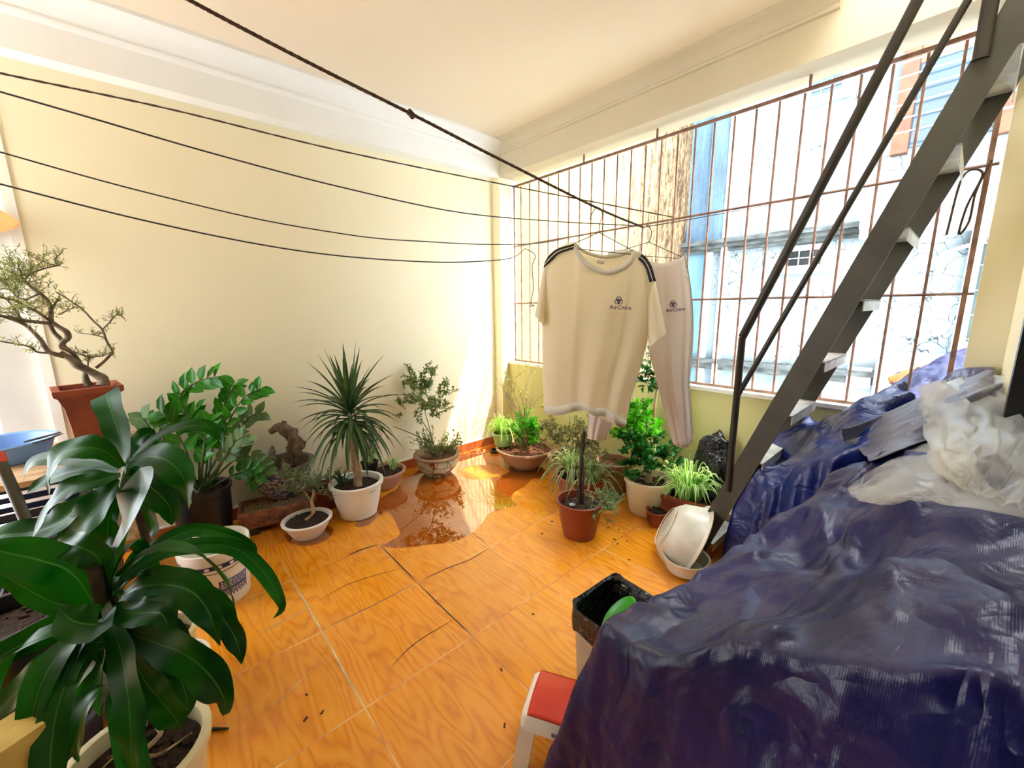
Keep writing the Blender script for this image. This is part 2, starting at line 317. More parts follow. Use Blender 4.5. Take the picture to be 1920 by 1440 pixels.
# ------------------------------------------------------------------ mesh builder
WL = {}
def catmull(pts, n):
    pts = [Vector(p) for p in pts]
    if len(pts) < 3:
        return [pts[0].lerp(pts[-1], i/n) for i in range(n+1)]
    e = [pts[0]*2-pts[1]] + pts + [pts[-1]*2-pts[-2]]; out = []; m = len(pts)-1
    for i in range(n+1):
        x = i/n*m; k = min(int(x), m-1); u = x-k; a, b, c, d = e[k:k+4]
        out.append(.5*((2*b)+(c-a)*u+(2*a-5*b+4*c-d)*u*u+(3*b-a-3*c+d)*u**3))
    return out
def lerpl(l, x):
    m = len(l)-1; k = min(int(x*m), m-1) if m else 0
    return l[0] if not m else l[k]+(l[k+1]-l[k])*(x*m-k)
class MB:
    def __init__(s): s.v = []; s.f = []; s.uv = []
    def add(s, vs, fs, uvs=None):
        o = len(s.v); s.v += [tuple(v) for v in vs]
        for i, f in enumerate(fs):
            s.f.append([k+o for k in f]); s.uv.append(uvs[i] if uvs else None)
        return s
    def box(s, a, b, M=None):
        x0, y0, z0 = a; x1, y1, z1 = b
        vs = [Vector(p) for p in ((x0, y0, z0), (x1, y0, z0), (x1, y1, z0), (x0, y1, z0), (x0, y0, z1), (x1, y0, z1), (x1, y1, z1), (x0, y1, z1))]
        if M: vs = [M @ p for p in vs]
        return s.add(vs, [(0, 3, 2, 1), (4, 5, 6, 7), (0, 1, 5, 4), (1, 2, 6, 5), (2, 3, 7, 6), (3, 0, 4, 7)])
    def prism(s, pts, d):
        n = len(pts); d = Vector(d); vs = [Vector(p) for p in pts] + [Vector(p)+d for p in pts]
        return s.add(vs, [tuple(range(n))[::-1], tuple(range(n, 2*n))] + [(i, (i+1) % n, n+(i+1) % n, n+i) for i in range(n)])
    def tube(s, pts, r, n=8, seg=None, cap=True, flat=1, twist=None):
        P_ = catmull(pts, seg) if seg else [Vector(p) for p in pts]
        m = len(P_); vs = []; ref = None
        for i, p in enumerate(P_):
            tn = (P_[min(i+1, m-1)]-P_[max(i-1, 0)]).normalized()
            if ref is None:
                ref = Vector((0, 0, 1)) if abs(tn.z) < .9 else Vector((1, 0, 0))
            a = tn.cross(ref)
            if a.length < 1e-4: a = tn.cross(Vector((.3, 1, .2)))
            a.normalize(); b = a.cross(tn); ref = b
            rr = lerpl(r, i/(m-1)) if isinstance(r, (list, tuple)) else r
            if twist: rr = rr*(1+twist*math.sin(i*2.1))
            for k in range(n):
                th = 2*PI*k/n; vs.append(p+a*math.cos(th)*rr+b*math.sin(th)*rr*flat)
        fs = [(i*n+k, i*n+(k+1) % n, (i+1)*n+(k+1) % n, (i+1)*n+k) for i in range(m-1) for k in range(n)]
        if cap: fs += [tuple(range(n))[::-1], tuple(range((m-1)*n, m*n))]
        return s.add(vs, fs)
    def lathe(s, prof, c, n=36, M=None, wob=0, sx=1, sy=1, cap=False):
        c = Vector(c); vs = []; uvs = []
        for j, (r, z) in enumerate(prof):
            for k in range(n):
                th = 2*PI*k/n; q = r*(1+(wob*noise.noise(Vector((math.cos(th)*2, math.sin(th)*2, z*8+c.x))) if wob else 0))
                p = Vector((q*math.cos(th)*sx, q*math.sin(th)*sy, z))
                if M: p = M @ p
                vs.append(c+p)
        m = len(prof); fs = []
        for j in range(m-1):
            for k in range(n):
                fs.append((j*n+k, j*n+(k+1) % n, (j+1)*n+(k+1) % n, (j+1)*n+k))
                uvs.append([(k/n, j/m), ((k+1)/n, j/m), ((k+1)/n, (j+1)/m), (k/n, (j+1)/m)])
        if cap: fs.append(tuple(range(n))[::-1]); uvs.append(None); fs.append(tuple(range((m-1)*n, m*n))); uvs.append(None)
        return s.add(vs, fs, uvs)
    def ribbon(s, pts, wid, nrm=(0, 0, 1), fold=.2, n=10, wave=0, across=3, prof=None, ph=0):
        P_ = catmull(pts, n); m = len(P_); vs = []; nrm = Vector(nrm); fs = []; uvs = []
        prof = prof or (lambda x: max(.02, min(1, 2.6*x+.35)*(1-x**3.2)))
        for i, p in enumerate(P_):
            x = i/(m-1); tn = (P_[min(i+1, m-1)]-P_[max(i-1, 0)]).normalized()
            a = tn.cross(nrm)
            if a.length < .05: a = tn.cross(Vector((.7, .6, .1)))
            a.normalize(); b = a.cross(tn); b.normalize(); ww = wid*prof(x)
            for k in range(across):
                q = (k/(across-1)-.5)
                vs.append(p+a*q*ww+b*(abs(q)*2*fold*ww + wave*ww*abs(q)*2*math.sin(x*17+ph+q*3)))
        for i in range(m-1):
            for k in range(across-1):
                o = i*across+k; fs.append((o, o+1, o+across+1, o+across))
                u0, u1 = k/(across-1), (k+1)/(across-1); uvs.append([(u0, i/m), (u1, i/m), (u1, (i+1)/m), (u0, (i+1)/m)])
        return s.add(vs, fs, uvs)
    def oval(s, p, d, nrm, L, W, fold=.15):
        # small leaf: 8-point oval with a raised fold
        d = Vector(d).normalized(); a = d.cross(Vector(nrm))
        if a.length < .05: a = d.cross(Vector((.3, .5, .8)))
        a.normalize(); b = a.cross(d); p = Vector(p)
        vs = [p, p+d*L*.3+a*W*.42+b*fold*W, p+d*L*.65+a*W*.38+b*fold*W, p+d*L, p+d*L*.65-a*W*.38+b*fold*W, p+d*L*.3-a*W*.42+b*fold*W, p+d*L*.5]
        return s.add(vs, [(0, 1, 6), (1, 2, 6), (2, 3, 6), (3, 4, 6), (4, 5, 6), (5, 0, 6)],
                     [[(.5, 0), (.95, .3), (.5, .5)], [(.95, .3), (.9, .7), (.5, .5)], [(.9, .7), (.5, 1), (.5, .5)], [(.5, 1), (.1, .7), (.5, .5)], [(.1, .7), (.05, .3), (.5, .5)], [(.05, .3), (.5, 0), (.5, .5)]])
    def sheet(s, fn, nu, nv):
        vs = [fn(i/nu, j/nv) for j in range(nv+1) for i in range(nu+1)]
        fs = []; uvs = []
        for j in range(nv):
            for i in range(nu):
                o = j*(nu+1)+i; fs.append((o, o+1, o+nu+2, o+nu+1))
                uvs.append([(i/nu, j/nv), ((i+1)/nu, j/nv), ((i+1)/nu, (j+1)/nv), (i/nu, (j+1)/nv)])
        return s.add(vs, fs, uvs)
    def build(s, name, mat, parent=None, smooth=True, auto=None, label=None, solid=0, loc=None):
        o_ = WL.get(parent.name, Vector((0, 0, 0))) if parent else Vector((0, 0, 0))
        if not parent and loc is not None: o_ = Vector(loc)
        me = bpy.data.meshes.new(name)
        me.from_pydata([tuple(Vector(v)-o_) for v in s.v], [], s.f)
        uvl = me.uv_layers.new(name='UVMap')
        li = 0
        for i, f in enumerate(s.f):
            u = s.uv[i]
            for k in range(len(f)):
                if u: uvl.data[li].uv = u[k]
                li += 1
        me.materials.append(MATS[mat]); me.update()
        bm = bmesh.new(); bm.from_mesh(me)
        if auto != 'keep': bmesh.ops.recalc_face_normals(bm, faces=bm.faces)
        bm.to_mesh(me); bm.free()
        if smooth:
            for p in me.polygons: p.use_smooth = True
            if auto != 'all' and auto != 'keep':
                try: me.set_sharp_from_angle(angle=math.radians(40))
                except Exception: pass
        o = bpy.data.objects.new(name, me); col.objects.link(o)
        if parent: o.parent = parent
        else: o.location = o_
        WL[o.name] = o_
        if solid:
            md = o.modifiers.new('thickness', 'SOLIDIFY'); md.thickness = solid; md.offset = 0
        if label: o['label'] = label
        return o
def thing(name, loc, label, cat, group=None):
    o = bpy.data.objects.new(name, None); col.objects.link(o); o.location = loc; o.empty_display_size = .05
    WL[o.name] = Vector(loc); o['label'] = label; o['category'] = cat
    if group: o['group'] = group
    return o
def tag(o, label, cat, group=None):
    o['label'] = label; o['category'] = cat
    if group: o['group'] = group
    return o
def struct(o): o['kind'] = 'structure'; return o

# ------------------------------------------------------------------ room shell
WA = -.11          # face of wall A;  window wall face is y=0
ZB, ZC = 2.684, 2.985
RX = 3.32
FY = -5.2
m = MB(); m.box((-1.6, FY, -.12), (RX+.2, .25, 0)); struct(m.build('floor', 'floor_tiles', None, False))
m = MB(); m.box((-.33, -3.13, 0), (WA, .0, 3.1)); struct(m.build('wall_left', 'wall_paint', None, False))
m = MB(); m.box((-.33, -4.6, 1.0), (-.15, -3.17, 3.1)); m.box((-.33, -3.36, 0), (-.15, -3.17, 1.0)); m.box((-.33, -4.6, 0), (-.15, -3.36, .3)); struct(m.build('wall_left_rear', 'left_plaster', None, False))
m = MB(); m.box((-.33, -3.17, 0), (WA+.005, -3.13, ZB)); struct(m.build('trim_1', 'white_trim', None, False))
# window wall: left pier, parapet, right pier, lintel
m = MB(); m.box((-.33, 0, 0), (0, .22, 3.1)); struct(m.build('wall_window_left_pier', 'wall_paint', None, False))
m = MB(); m.box((0, .1, 0), (3.21, .22, .875)); struct(m.build('wall_window_parapet', 'wall_paint_green', None, False))
m = MB(); m.box((0, .085, .875), (3.21, .24, .90)); struct(m.build('window_sill_ledge', 'white_trim', None, False)).name = 'trim_2'
m = MB(); m.box((3.21, 0, 0), (3.9, .22, 3.1)); struct(m.build('wall_window_right_pier', 'wall_paint', None, False))
# lintel beam with stepped cornice
def cornice_y():  # profile in (outward, z); returns pts
    return [(0, ZB), (0, ZC-.115), (.012, ZC-.108), (.016, ZC-.095), (.012, ZC-.088), (.03, ZC-.06), (.052, ZC-.03), (.075, ZC-.022), (.085, ZC-.012), (.085, ZC+.0), (-.25, ZC), (-.25, ZB)]
pr = cornice_y()
m = MB(); m.prism([(0.0, -a, z) for a, z in pr], (2.58, 0, 0)); m.box((2.58, 0, ZB), (3.9, .25, 3.9)); m.box((0, .0, ZC), (2.58, .25, 3.1))
struct(m.build('trim_3', 'beam_paint_shaded', None, True))
m = MB(); m.prism([(a, -4.6, z) for a, z in [(0, ZB), (0, ZC-.15), (.014, ZC-.14), (.018, ZC-.125), (.012, ZC-.115), (.035, ZC-.075), (.05, ZC-.05), (.085, ZC-.035), (.1, ZC-.02), (.1, ZC), (-.2, ZC), (-.2, ZB)]], (0, 4.6, 0))
struct(m.build('trim_4', 'cornice_paint', None, True))
# ceiling with the ladder hatch at the right
m = MB(); m.box((-.3, -4.6, ZC), (2.6, .0, 3.1)); m.box((2.6, -4.6, ZC), (RX+.2, -1.25, 3.1)); struct(m.build('ceiling', 'ceiling_paint', None, False))
m = MB(); m.box((2.58, -1.25, ZC+.0), (2.62, 0, 3.8)); m.box((2.6, -1.29, ZC), (RX+.2, -1.25, 3.8)); struct(m.build('trim_5', 'beam_paint_shaded', None, False))
# right wall with door
m = MB(); m.box((RX, -.66, 0), (3.9, 0, 3.9)); m.box((RX, -3.2, 2.25), (3.9, -.66, 3.9)); m.box((3.66, -3.2, 0), (3.9, -.66, 2.25)); struct(m.build('wall_right', 'wall_paint', None, False))
d = thing('door_1', (RX+.03, -1.2, 0), 'x', 'x'); del d['label']; del d['category']; struct(d)
m = MB(); m.box((RX-.004, -.72, 0), (RX+.08, -.66, 2.25)); m.box((RX-.004, -3.1, 2.19), (RX+.08, -.72, 2.25)); m.box((RX-.004, -3.16, 0), (RX+.08, -3.1, 2.25)); m.build('door_frame', 'plastic_black', d, False)
m = MB(); m.box((3.63, -3.1, 0.0), (3.645, -.72, 2.19)); m.build('door_pane', 'pane_dark', d, False)
m = MB(); m.box((.5, -4.6, 0), (1.6, -4.4, 3.1)); m.box((1.6, -4.6, 2.3), (3.9, -4.4, 3.1)); struct(m.build('wall_rear_unseen', 'wall_paint', None, False))  # unseen wall, added; gap at its left end sized for sky fill
m = MB(); m.box((1.6, -4.62, 0), (3.9, -4.45, 2.3)); struct(m.build('rear_panel_dark', 'rear_dark', None, False))  # unseen dark panel, added to keep the tarp's near side dim
m = MB(); m.box((RX, -4.4, 0), (3.9, -3.2, 3.1)); struct(m.build('wall_right_far', 'wall_paint', None, False))
# skirting
m = MB(); m.box((WA, -3.13, 0), (WA+.014, 0, .085)); m.box((WA, -.014, 0), (.0, 0, .085)); m.box((0, -.014, 0), (.014, .1, .085)); struct(m.build('baseboard_left', 'skirting_tile', None, False))
m = MB(); m.box((WA, -3.13, .085), (WA+.012, 0, .095)); struct(m.build('trim_6', 'white_trim', None, False))

# ------------------------------------------------------------------ window grille
g = thing('window_grille', (1.6, .15, .9), 'rusty brown steel bar grille filling the long window opening above the green parapet', 'window grille')
GY = .15
for i in range(26):
    x = .142+i*.1205
    if x > 3.15: break
    m = MB(); m.tube([(x, GY, .905), (x, GY, 2.60)], .0065, 6); m.build('bar', 'grille_paint', g)
m = MB(); m.tube([(.045, GY, .9), (.045, GY, 2.62)], .009, 6); m.build('end_post', 'grille_paint', g)
m = MB(); m.tube([(3.17, GY, .9), (3.17, GY, 2.62)], .011, 6); m.build('end_post', 'grille_paint', g)
for z, r in ((2.615, .011), (2.055, .0075), (1.495, .0075), (.91, .009)):
    m = MB(); m.tube([(.03, GY, z), (3.2, GY, z)], r, 6); m.build('rail', 'grille_paint', g)
for x in (.9, 1.55, 2.45):
    m = MB(); m.tube([(x, GY, 2.61), (x, GY, 2.70)], .008, 6); m.build('anchor_pin', 'grille_paint', g)

# ------------------------------------------------------------------ neighbouring buildings
NY = 4.0
def nb(px, py): return on(px, py, 1, NY)
def rect(m, x0, y0, x1, y1, d0, d1):
    a = nb(x0, y1); b = nb(x1, y0)   # lower-left, upper-right
    m.box((a.x, NY-d1, a.z), (b.x, NY-d0, b.z)); return m
b1 = thing('neighbour_house', (3.5, NY+.5, -4), 'pale blue-white weathered house facade across the alley with small windows', 'building')
XW = -.03
m = MB(); m.box((XW-.3, NY, -4), (9, NY+.4, 7.5)); m.build('wall', 'facade_pale', b1, False)
m = MB(); m.box((XW, NY-.03, 2.35), (.30, NY, 7.5)); m.build('stained_panel', 'facade_cracked', b1, False, label='blue-grey panel covered in cracks')
m = MB(); m.box((.30, NY-.10, 2.35), (.56, NY, 7.5)); m.build('pilaster', 'facade_cracked', b1, False)
m = MB(); m.box((.56, NY-.12, -2), (.64, NY, 7.5)); m.build('pilaster', 'frame_white', b1, False)
m = MB(); m.box((XW, NY-.03, -2), (.34, NY, 2.3)); m.build('lower_panel', 'facade_blue', b1, False)
m = MB(); m.box((.34, NY-.085, -2), (.42, NY, 2.3)); m.build('drain_pipe', 'frame_white', b1)
m = MB(); m.box((XW, NY-.20, 2.36), (2.2, NY, 2.42)); m.box((XW, NY-.14, 2.30), (2.2, NY, 2.36)); m.box((XW, NY-.09, 2.25), (2.2, NY, 2.30)); m.build('cornice', 'facade_grey', b1, False)
m = MB(); m.box((XW, NY-.16, .55), (2.9, NY, .62)); m.box((XW, NY-.1, .45), (2.9, NY, .55)); m.build('cornice', 'facade_grey', b1, False)
m = MB(); m.box((2.2, NY-.5, 2.42), (5, NY, 2.5)); m.box((2.2, NY-.4, 2.30), (5, NY, 2.42)); m.box((2.2, NY-.34, 2.2), (5, NY, 2.3)); m.build('cornice', 'frame_white', b1, False)
def small_window(x0, y0, x1, y1, pane, nx, nz):
    a = nb(x0, y1); b = nb(x1, y0); X0, Z0, X1, Z1 = a.x, a.z, b.x, b.z
    fr = MB(); tt = .07
    fr.box((X0, NY-.035, Z0), (X1, NY, Z0+tt)); fr.box((X0, NY-.035, Z1-tt), (X1, NY, Z1)); fr.box((X0, NY-.035, Z0+tt), (X0+tt, NY, Z1-tt)); fr.box((X1-tt, NY-.035, Z0+tt), (X1, NY, Z1-tt))
    fr.box((X0-.04, NY-.06, Z0-.04), (X1+.04, NY, Z0))
    f = fr.build('window', 'frame_white', b1, False)
    m = MB(); m.box((X0+tt, NY-.02, Z0+tt), (X1-tt, NY-.012, Z1-tt)); m.build('pane', pane, f, False)
    m = MB()
    for i in range(1, nx): x = X0+tt+(X1-X0-2*tt)*i/nx; m.box((x-.006, NY-.028, Z0+tt), (x+.006, NY-.035, Z1-tt))
    for i in range(1, nz): z = Z0+tt+(Z1-Z0-2*tt)*i/nz; m.box((X0+tt, NY-.028, z-.006), (X1-tt, NY-.035, z+.006))
    m.build('window_bars', 'frame_white', f, False)
small_window(1508, 105, 1600, 200, 'pane_blue', 3, 4)
small_window(1465, 455, 1557, 510, 'pane_dark', 3, 2)
# barred balcony window, upper right
a = nb(1672, 285); X0, X1, Z0, Z1 = a.x, a.x+1.75, a.z, a.z+1.9
fr = MB(); fr.box((X0, NY-.12, Z0-.06), (X0+.14, NY, Z1)); fr.box((X1-.14, NY-.12, Z0-.06), (X1, NY, Z1)); fr.box((X0+.14, NY-.12, Z1-.1), (X1-.14, NY, Z1)); fr.box((X0+.8, NY-.1, Z0-.06), (X0+.9, NY, Z1-.1))
f = fr.build('balcony_window', 'frame_brown', b1, False)
m = MB(); m.box((X0+.14, NY-.03, Z0), (X1-.14, NY-.01, Z0+.85)); m.build('pane', 'pane_blue', f, False)
m = MB(); m.box((X0+.14, NY-.03, Z0+.85), (X1-.14, NY-.01, Z1-.1)); m.build('dark_opening', 'brown_room', f, False)
m = MB()
for i in range(13): m.box((X0-.12, NY-.30, Z0+.1+i*.14), (X1+.05, NY-.287, Z0+.112+i*.14))
for x in (X0-.12, X0+.55, X0+.95, X1+.04): m.box((x-.015, NY-.31, Z0-.02), (x+.015, NY-.28, Z1+.1))
m.build('window_bars', 'frame_white', f, False)
# door-window with scroll grille lower right
a = nb(1782, 655); X0, X1, Z0, Z1 = a.x, a.x+.75, a.z, a.z+1.28
fr = MB(); fr.box((X0, NY-.12, Z0), (X0+.1, NY, Z1)); fr.box((X1-.1, NY-.12, Z0), (X1, NY, Z1)); fr.box((X0+.1, NY-.12, Z0), (X1-.1, NY, Z0+.1)); fr.box((X0+.1, NY-.12, Z1-.1), (X1-.1, NY, Z1)); fr.box((X0-.08, NY-.2, Z1+.02), (X1+.08, NY, Z1+.06))
f = fr.build('window', 'frame_white', b1, False)
m = MB(); m.box((X0+.1, NY-.03, Z0+.1), (X1-.1, NY-.01, Z1-.1)); m.build('pane', 'pane_grey', f, False)
m = MB()
for r_ in range(4):
    for k in range(3):
        c = Vector((X0+.2+k*.15, NY-.07, Z0+.2+r_*.29))
        m.tube([c+Vector((.055*math.cos(q), 0, .055*math.sin(q))) for q in [i*.6 for i in range(10)]], .005, 4)
for r_ in range(5): m.box((X0+.1, NY-.08, Z0+.12+r_*.26), (X1-.1, NY-.07, Z0+.13+r_*.26))
m.build('window_bars', 'frame_white', f, False)
# air conditioner, boxes, conduit on the facade
a = on(1640, 703, 1, NY-.3); ac = thing('air_conditioner', (a.x+.4, NY-.2, a.z), 'white outdoor air conditioner with round fan grille on the facade across the alley', 'air conditioner')
m = MB(); m.box((a.x, NY-.34, a.z-.25), (a.x+.82, NY-.02, a.z+.27)); m.build('casing', 'ac_white', ac, False)
m = MB(); m.box((a.x+.2, NY-.345, a.z-.22), (a.x+.78, NY-.34, a.z+.24)); m.build('recess', 'ac_dark', ac, False)
m = MB(); c = Vector((a.x+.5, NY-.36, a.z+.0))
for r_ in (.05, .1, .15, .2, .23): m.tube([c+Vector((r_*math.cos(q*PI/12), 0, r_*math.sin(q*PI/12))) for q in range(25)], .005, 4)
for q in range(24): m.tube([c+Vector((.03*math.cos(q*PI/12), 0, .03*math.sin(q*PI/12))), c+Vector((.23*math.cos(q*PI/12+.3), 0, .23*math.sin(q*PI/12+.3)))], .004, 4)
m.build('fan_grille', 'frame_white', ac)
m = MB(); m.box((a.x-.02, NY-.3, a.z-.3), (a.x+.02, NY, a.z-.25)); m.box((a.x+.7, NY-.3, a.z-.3), (a.x+.74, NY, a.z-.25)); m.build('bracket', 'ac_dark', ac, False)
m = MB(); a = nb(1588, 722); m.box((a.x, NY-.13, a.z), (a.x+.24, NY-.1, a.z+.26))
tag(m.build('meter_box', 'ac_white', None, False), 'small pale box mounted on the facade left of the air conditioner', 'electrical box')
m = MB(); m.tube([on(x, y, 1, NY-.08) for x, y in ((1850, 452), (1790, 468), (1762, 485), (1757, 540), (1748, 600), (1722, 640), (1690, 662))], .022, 8, 110, twist=.22)
tag(m.build('conduit', 'hose_beige', None), 'beige corrugated conduit curving down the facade to the air conditioner', 'conduit')
# yellow side wall of our own building continuing outdoors
m = MB(); m.box((XW-.3, .24, -4), (XW, NY, 5.2)); tag(m.build('side_wall', 'facade_yellow', None, False), 'sunlit yellow wall with black mould streaks outside the left part of the grille', 'wall')
m = MB(); m.box((-1, .3, -4.1), (9, NY, -4)); struct(m.build('alley_ground', 'facade_grey', None, False)).name = 'floor_alley'

# ------------------------------------------------------------------ steel ladder-stair
SLP = .377
lad = thing('steel_ladder', (2.35, -.33, 0), 'grey steel ladder-stair with handrail rising to the ceiling hatch beside the window', 'ladder')
def sx_(z, off=0): return 2.231+off+SLP*z
for y, wd0 in ((-.5, .10), (-.05, .11)):
    m = MB(); m.prism([(sx_(0), y-.004, 0), (sx_(0)+wd0, y-.004, 0), (sx_(3.6)+wd0, y-.004, 3.6), (sx_(3.6), y-.004, 3.6)], (0, .008, 0)); m.build('stringer', 'steel_paint', lad, False)
for k in range(11):
    z = .12+.27*k; x0 = sx_(z)+.002
    m = MB(); m.box((x0-.0, -.496, z-.003), (x0+.112, -.054, z+.003)); m.box((x0-.0, -.496, z-.04), (x0+.004, -.054, z)); m.box((x0+.108, -.496, z-.045), (x0+.112, -.054, z)); m.build('tread', 'tread_metal', lad, False)
ry = -.505
p0 = on(1370, 893, 1, ry); p1 = on(1392, 632, 1, ry); p2 = on(1722, -3, 1, ry); p2 = p1+(p2-p1)*1.12
p0.x = p1.x-.0
m = MB(); m.tube([(p1.x-.002, ry, .47), tuple(p1)], .017, 10); m.build('rail_post', 'rail_paint', lad)
m = MB(); m.tube([tuple(p1), tuple(p2)], .0205, 12); m.build('handrail', 'rail_paint', lad)
q1 = on(1386, 745, 1, ry); q1.x = p1.x; q2 = on(1815, 0, 1, ry); q2 = q1+(q2-q1)*1.1
m = MB(); m.tube([tuple(q1), tuple(q2)], .0125, 10); m.build('mid_rail', 'rail_paint', lad)
a = on(1858, 0, 1, ry); b = on(1838, 112, 1, ry)
m = MB(); m.tube([tuple(b), tuple(b+(a-b)*2)], .022, 10); m.build('rail_post', 'rail_paint', lad)
a = on(1812, 240, 1, -.4)

# ------------------------------------------------------------------ clothes lines
def lineo(pts, r, mat, label, seg=80, tw=0, cat='rope'):
    m = MB(); m.tube(pts, r, 6, seg, twist=tw)
    return tag(m.build('clothesline' if cat == 'clothesline' else 'rope', mat, None, auto='all'), label, cat)
gp = lambda px, py: on(px, py, 1, GY-.012)
K = P(1205, 426, 2.22)
m = MB(); pts = catmull([P(250, -60, 1.10), P(355, 0, 1.15), P(560, 108, 1.28), P(770, 213, 1.45), P(940, 300, 1.66), P(1120, 390, 2.0), K], 260)
m.tube(pts, .0052, 6)
for k in range(2):
    pp = []
    for i, p in enumerate(pts):
        th = i*1.1+k*PI; pp.append(p+RT*math.cos(th)*.0026+UP*math.sin(th)*.0026)
    m.tube(pp, .004, 5)
m.tube([P(765, 208, 1.44), P(771, 214, 1.45), P(775, 219, 1.45)], .011, 6)
tag(m.build('clothesline', 'rope_brown', None, auto='all'), 'thick twisted brown rope running from the ceiling at top to the hangers', 'rope')
g_ = 'cords across the terrace'
lineo([P(-60, 118, 1.7), P(0, 137, 1.75), P(320, 205, 2.1), P(640, 283, 2.55), P(960, 349, 3.1), gp(1262, 407)], .0045, 'rope_brown', 'thin brown twisted rope, uppermost of the cords crossing the left wall', 120, .25)
lineo([P(-60, 155, 1.7), P(0, 172, 1.75), P(160, 218, 1.9), P(400, 288, 2.2), P(640, 351, 2.55), P(860, 398, 2.95), P(1040, 415, 3.3), gp(1190, 423)], .0042, 'cord_black', 'black cord second from the top among the lines crossing the left wall', 100)
lineo([P(-60, 268, 1.7), P(0, 285, 1.75), P(240, 352, 2.0), P(480, 410, 2.3), P(640, 438, 2.5), P(720, 448, 2.65), P(800, 453, 2.8), P(900, 458, 3.0), P(1010, 456, 3.2), gp(1088, 441)], .0036, 'cord_black', 'thin black cord third from the top with a small clip, crossing the left wall', 100)
lineo([P(-60, 329, 1.7), P(0, 345, 1.75), P(260, 411, 2.0), P(480, 457, 2.3), P(640, 480, 2.5), P(800, 491, 2.8), P(900, 490, 3.0), P(960, 483, 3.3), gp(985, 466)], .0042, 'cord_black', 'lowest black cord crossing the left wall, tied to the corner of the grille', 100)
lineo([K, P(1290, 412, 2.4), P(1420, 388, 2.7), P(1560, 362, 3.0), gp(1700, 338)], .003, 'rope_brown', 'thin cord stretched from the hangers to the right part of the grille', 60, cat='cord')
m = MB(); m.tube([gp(985, 466), P(1003, 478, 3.5), P(998, 500, 3.5), P(1000, 540, 3.5), P(996, 568, 3.5), P(1002, 573, 3.5), P(992, 574, 3.5)], .004, 6, 40)
tag(m.build('hanging_cord', 'rope_brown', None), 'loose cord end dangling at the left corner of the grille', 'cord')
m = MB(); a = on(1860, 300, 1, .12)
m.tube([a, a+Vector((-.03, 0, -.12)), a+Vector((-.035, -.0, -.25)), a+Vector((-.06, 0, -.3)), a+Vector((-.05, 0, -.18)), a+Vector((-.02, 0, -.05)), a+Vector((-.08, 0, -.05)), a+Vector((-.1, 0, -.3))], .005, 6, 50)
tag(m.build('hanging_cord', 'rope_brown', None), 'looped cord hanging on the grille at the right near the ladder', 'cord')

# ------------------------------------------------------------------ hangers and clothes
def hanger(hook, apex, l, r, label):
    m = MB(); m.tube(hook, .0022, 6, 24); m.tube([apex, l, l+Vector((0, 0, -.004)), r+Vector((0, 0, -.004)), r, apex], .0022, 6)
    return tag(m.build('wire_hanger', 'wire', None), label, 'clothes hanger')
D1 = 2.0; D2 = 2.2
hanger([P(x, y, D1) for x, y in ((1106, 412), (1110, 400), (1120, 388.5), (1128, 396), (1129, 408), (1124, 420), (1123, 436))], P(1123, 436, D1), P(1062, 463, D1+.03), P(1200, 477, D1-.03), 'wire hanger carrying the white T-shirt, hooked on the thick rope')
hanger([P(x, y, D2) for x, y in ((1203, 438), (1207, 428), (1215, 423), (1221, 432), (1221, 444), (1217, 454))], P(1217, 454, D2), P(1150, 474, D2+.02), P(1283, 484, D2-.02), 'wire hanger carrying the white trousers, right of the shirt hanger')
def interp(tab, u):
    m_ = len(tab)-1
    for i in range(m_):
        if u <= tab[i+1][0] or i == m_-1:
            a, b = tab[i], tab[i+1]; f = (u-a[0])/(b[0]-a[0]); f = max(0, min(1, f)); return [a[j]+(b[j]-a[j])*f for j in range(1, len(a))]
def spl(pts):
    c = catmull([Vector((x, y, 0)) for x, y in pts], 60)
    def f(u):
        q = max(0, min(1, u))*60; k = min(int(q), 59); v = c[k].lerp(c[k+1], q-k); return v.x, v.y
    return f
sh = thing('t_shirt', P(1110, 620, D1), 'white T-shirt with dark shoulder stripes and a small chest logo on a hanger', 't-shirt')
def panel(name, top, bot, dfun, mat, parent, nu=44, nv=40, side=None, folds=0.0, ph=0, solid=.0015):
    T_, B_ = spl(top), spl(bot)
    def fn(u, v):
        tx, ty = T_(u); bx, by = B_(u); x = tx+(bx-tx)*v; y = ty+(by-ty)*v
        if side: x += side(u, v)
        d = dfun(u, v) + folds*(min(1, v*1.6+.12))*(math.sin(u*19+ph+v*1.2)*.6+math.sin(u*33+ph*2+v*2)*.25+.5*noise.noise(Vector((u*4, v*3, ph))))
        return P(x, y, d)
    m = MB(); m.sheet(fn, nu, nv); return m.build(name, mat, parent, auto='all', solid=solid), fn
topf = [(1021, 492), (1030, 478), (1048, 464), (1076, 455), (1086, 475), (1104, 496), (1135, 511), (1161, 505), (1180, 490), (1189, 470), (1204, 477), (1218, 494), (1226, 522)]
botf = [(1021, 776), (1034, 778), (1052, 778), (1068, 774), (1080, 770), (1094, 769), (1106, 775), (1116, 780), (1130, 780), (1140, 784), (1152, 793), (1163, 801), (1174, 804)]
def sideb(u, v):
    return (-4*math.sin(PI*v))*(1-u)+u*(10*math.sin(PI*min(1, v*1.25))-2*v)
front, ffn = panel('front_panel', topf, botf, lambda u, v: D1-.02-.05*math.sin(PI*u)*(1-.3*v)-(u-.5)*.08, 'shirt_cloth', sh, 56, 44, sideb, .011)
topb = [(1021, 492), (1030, 478), (1048, 464), (1078, 457), (1090, 468), (1108, 477), (1130, 482), (1155, 480), (1175, 474), (1187, 468), (1204, 477), (1218, 494), (1226, 522)]
botb = [(1023, 768), (1040, 772), (1060, 774), (1078, 772), (1096, 770), (1110, 774), (1122, 780), (1134, 788), (1146, 792), (1156, 794), (1162, 796), (1168, 797), (1172, 794)]
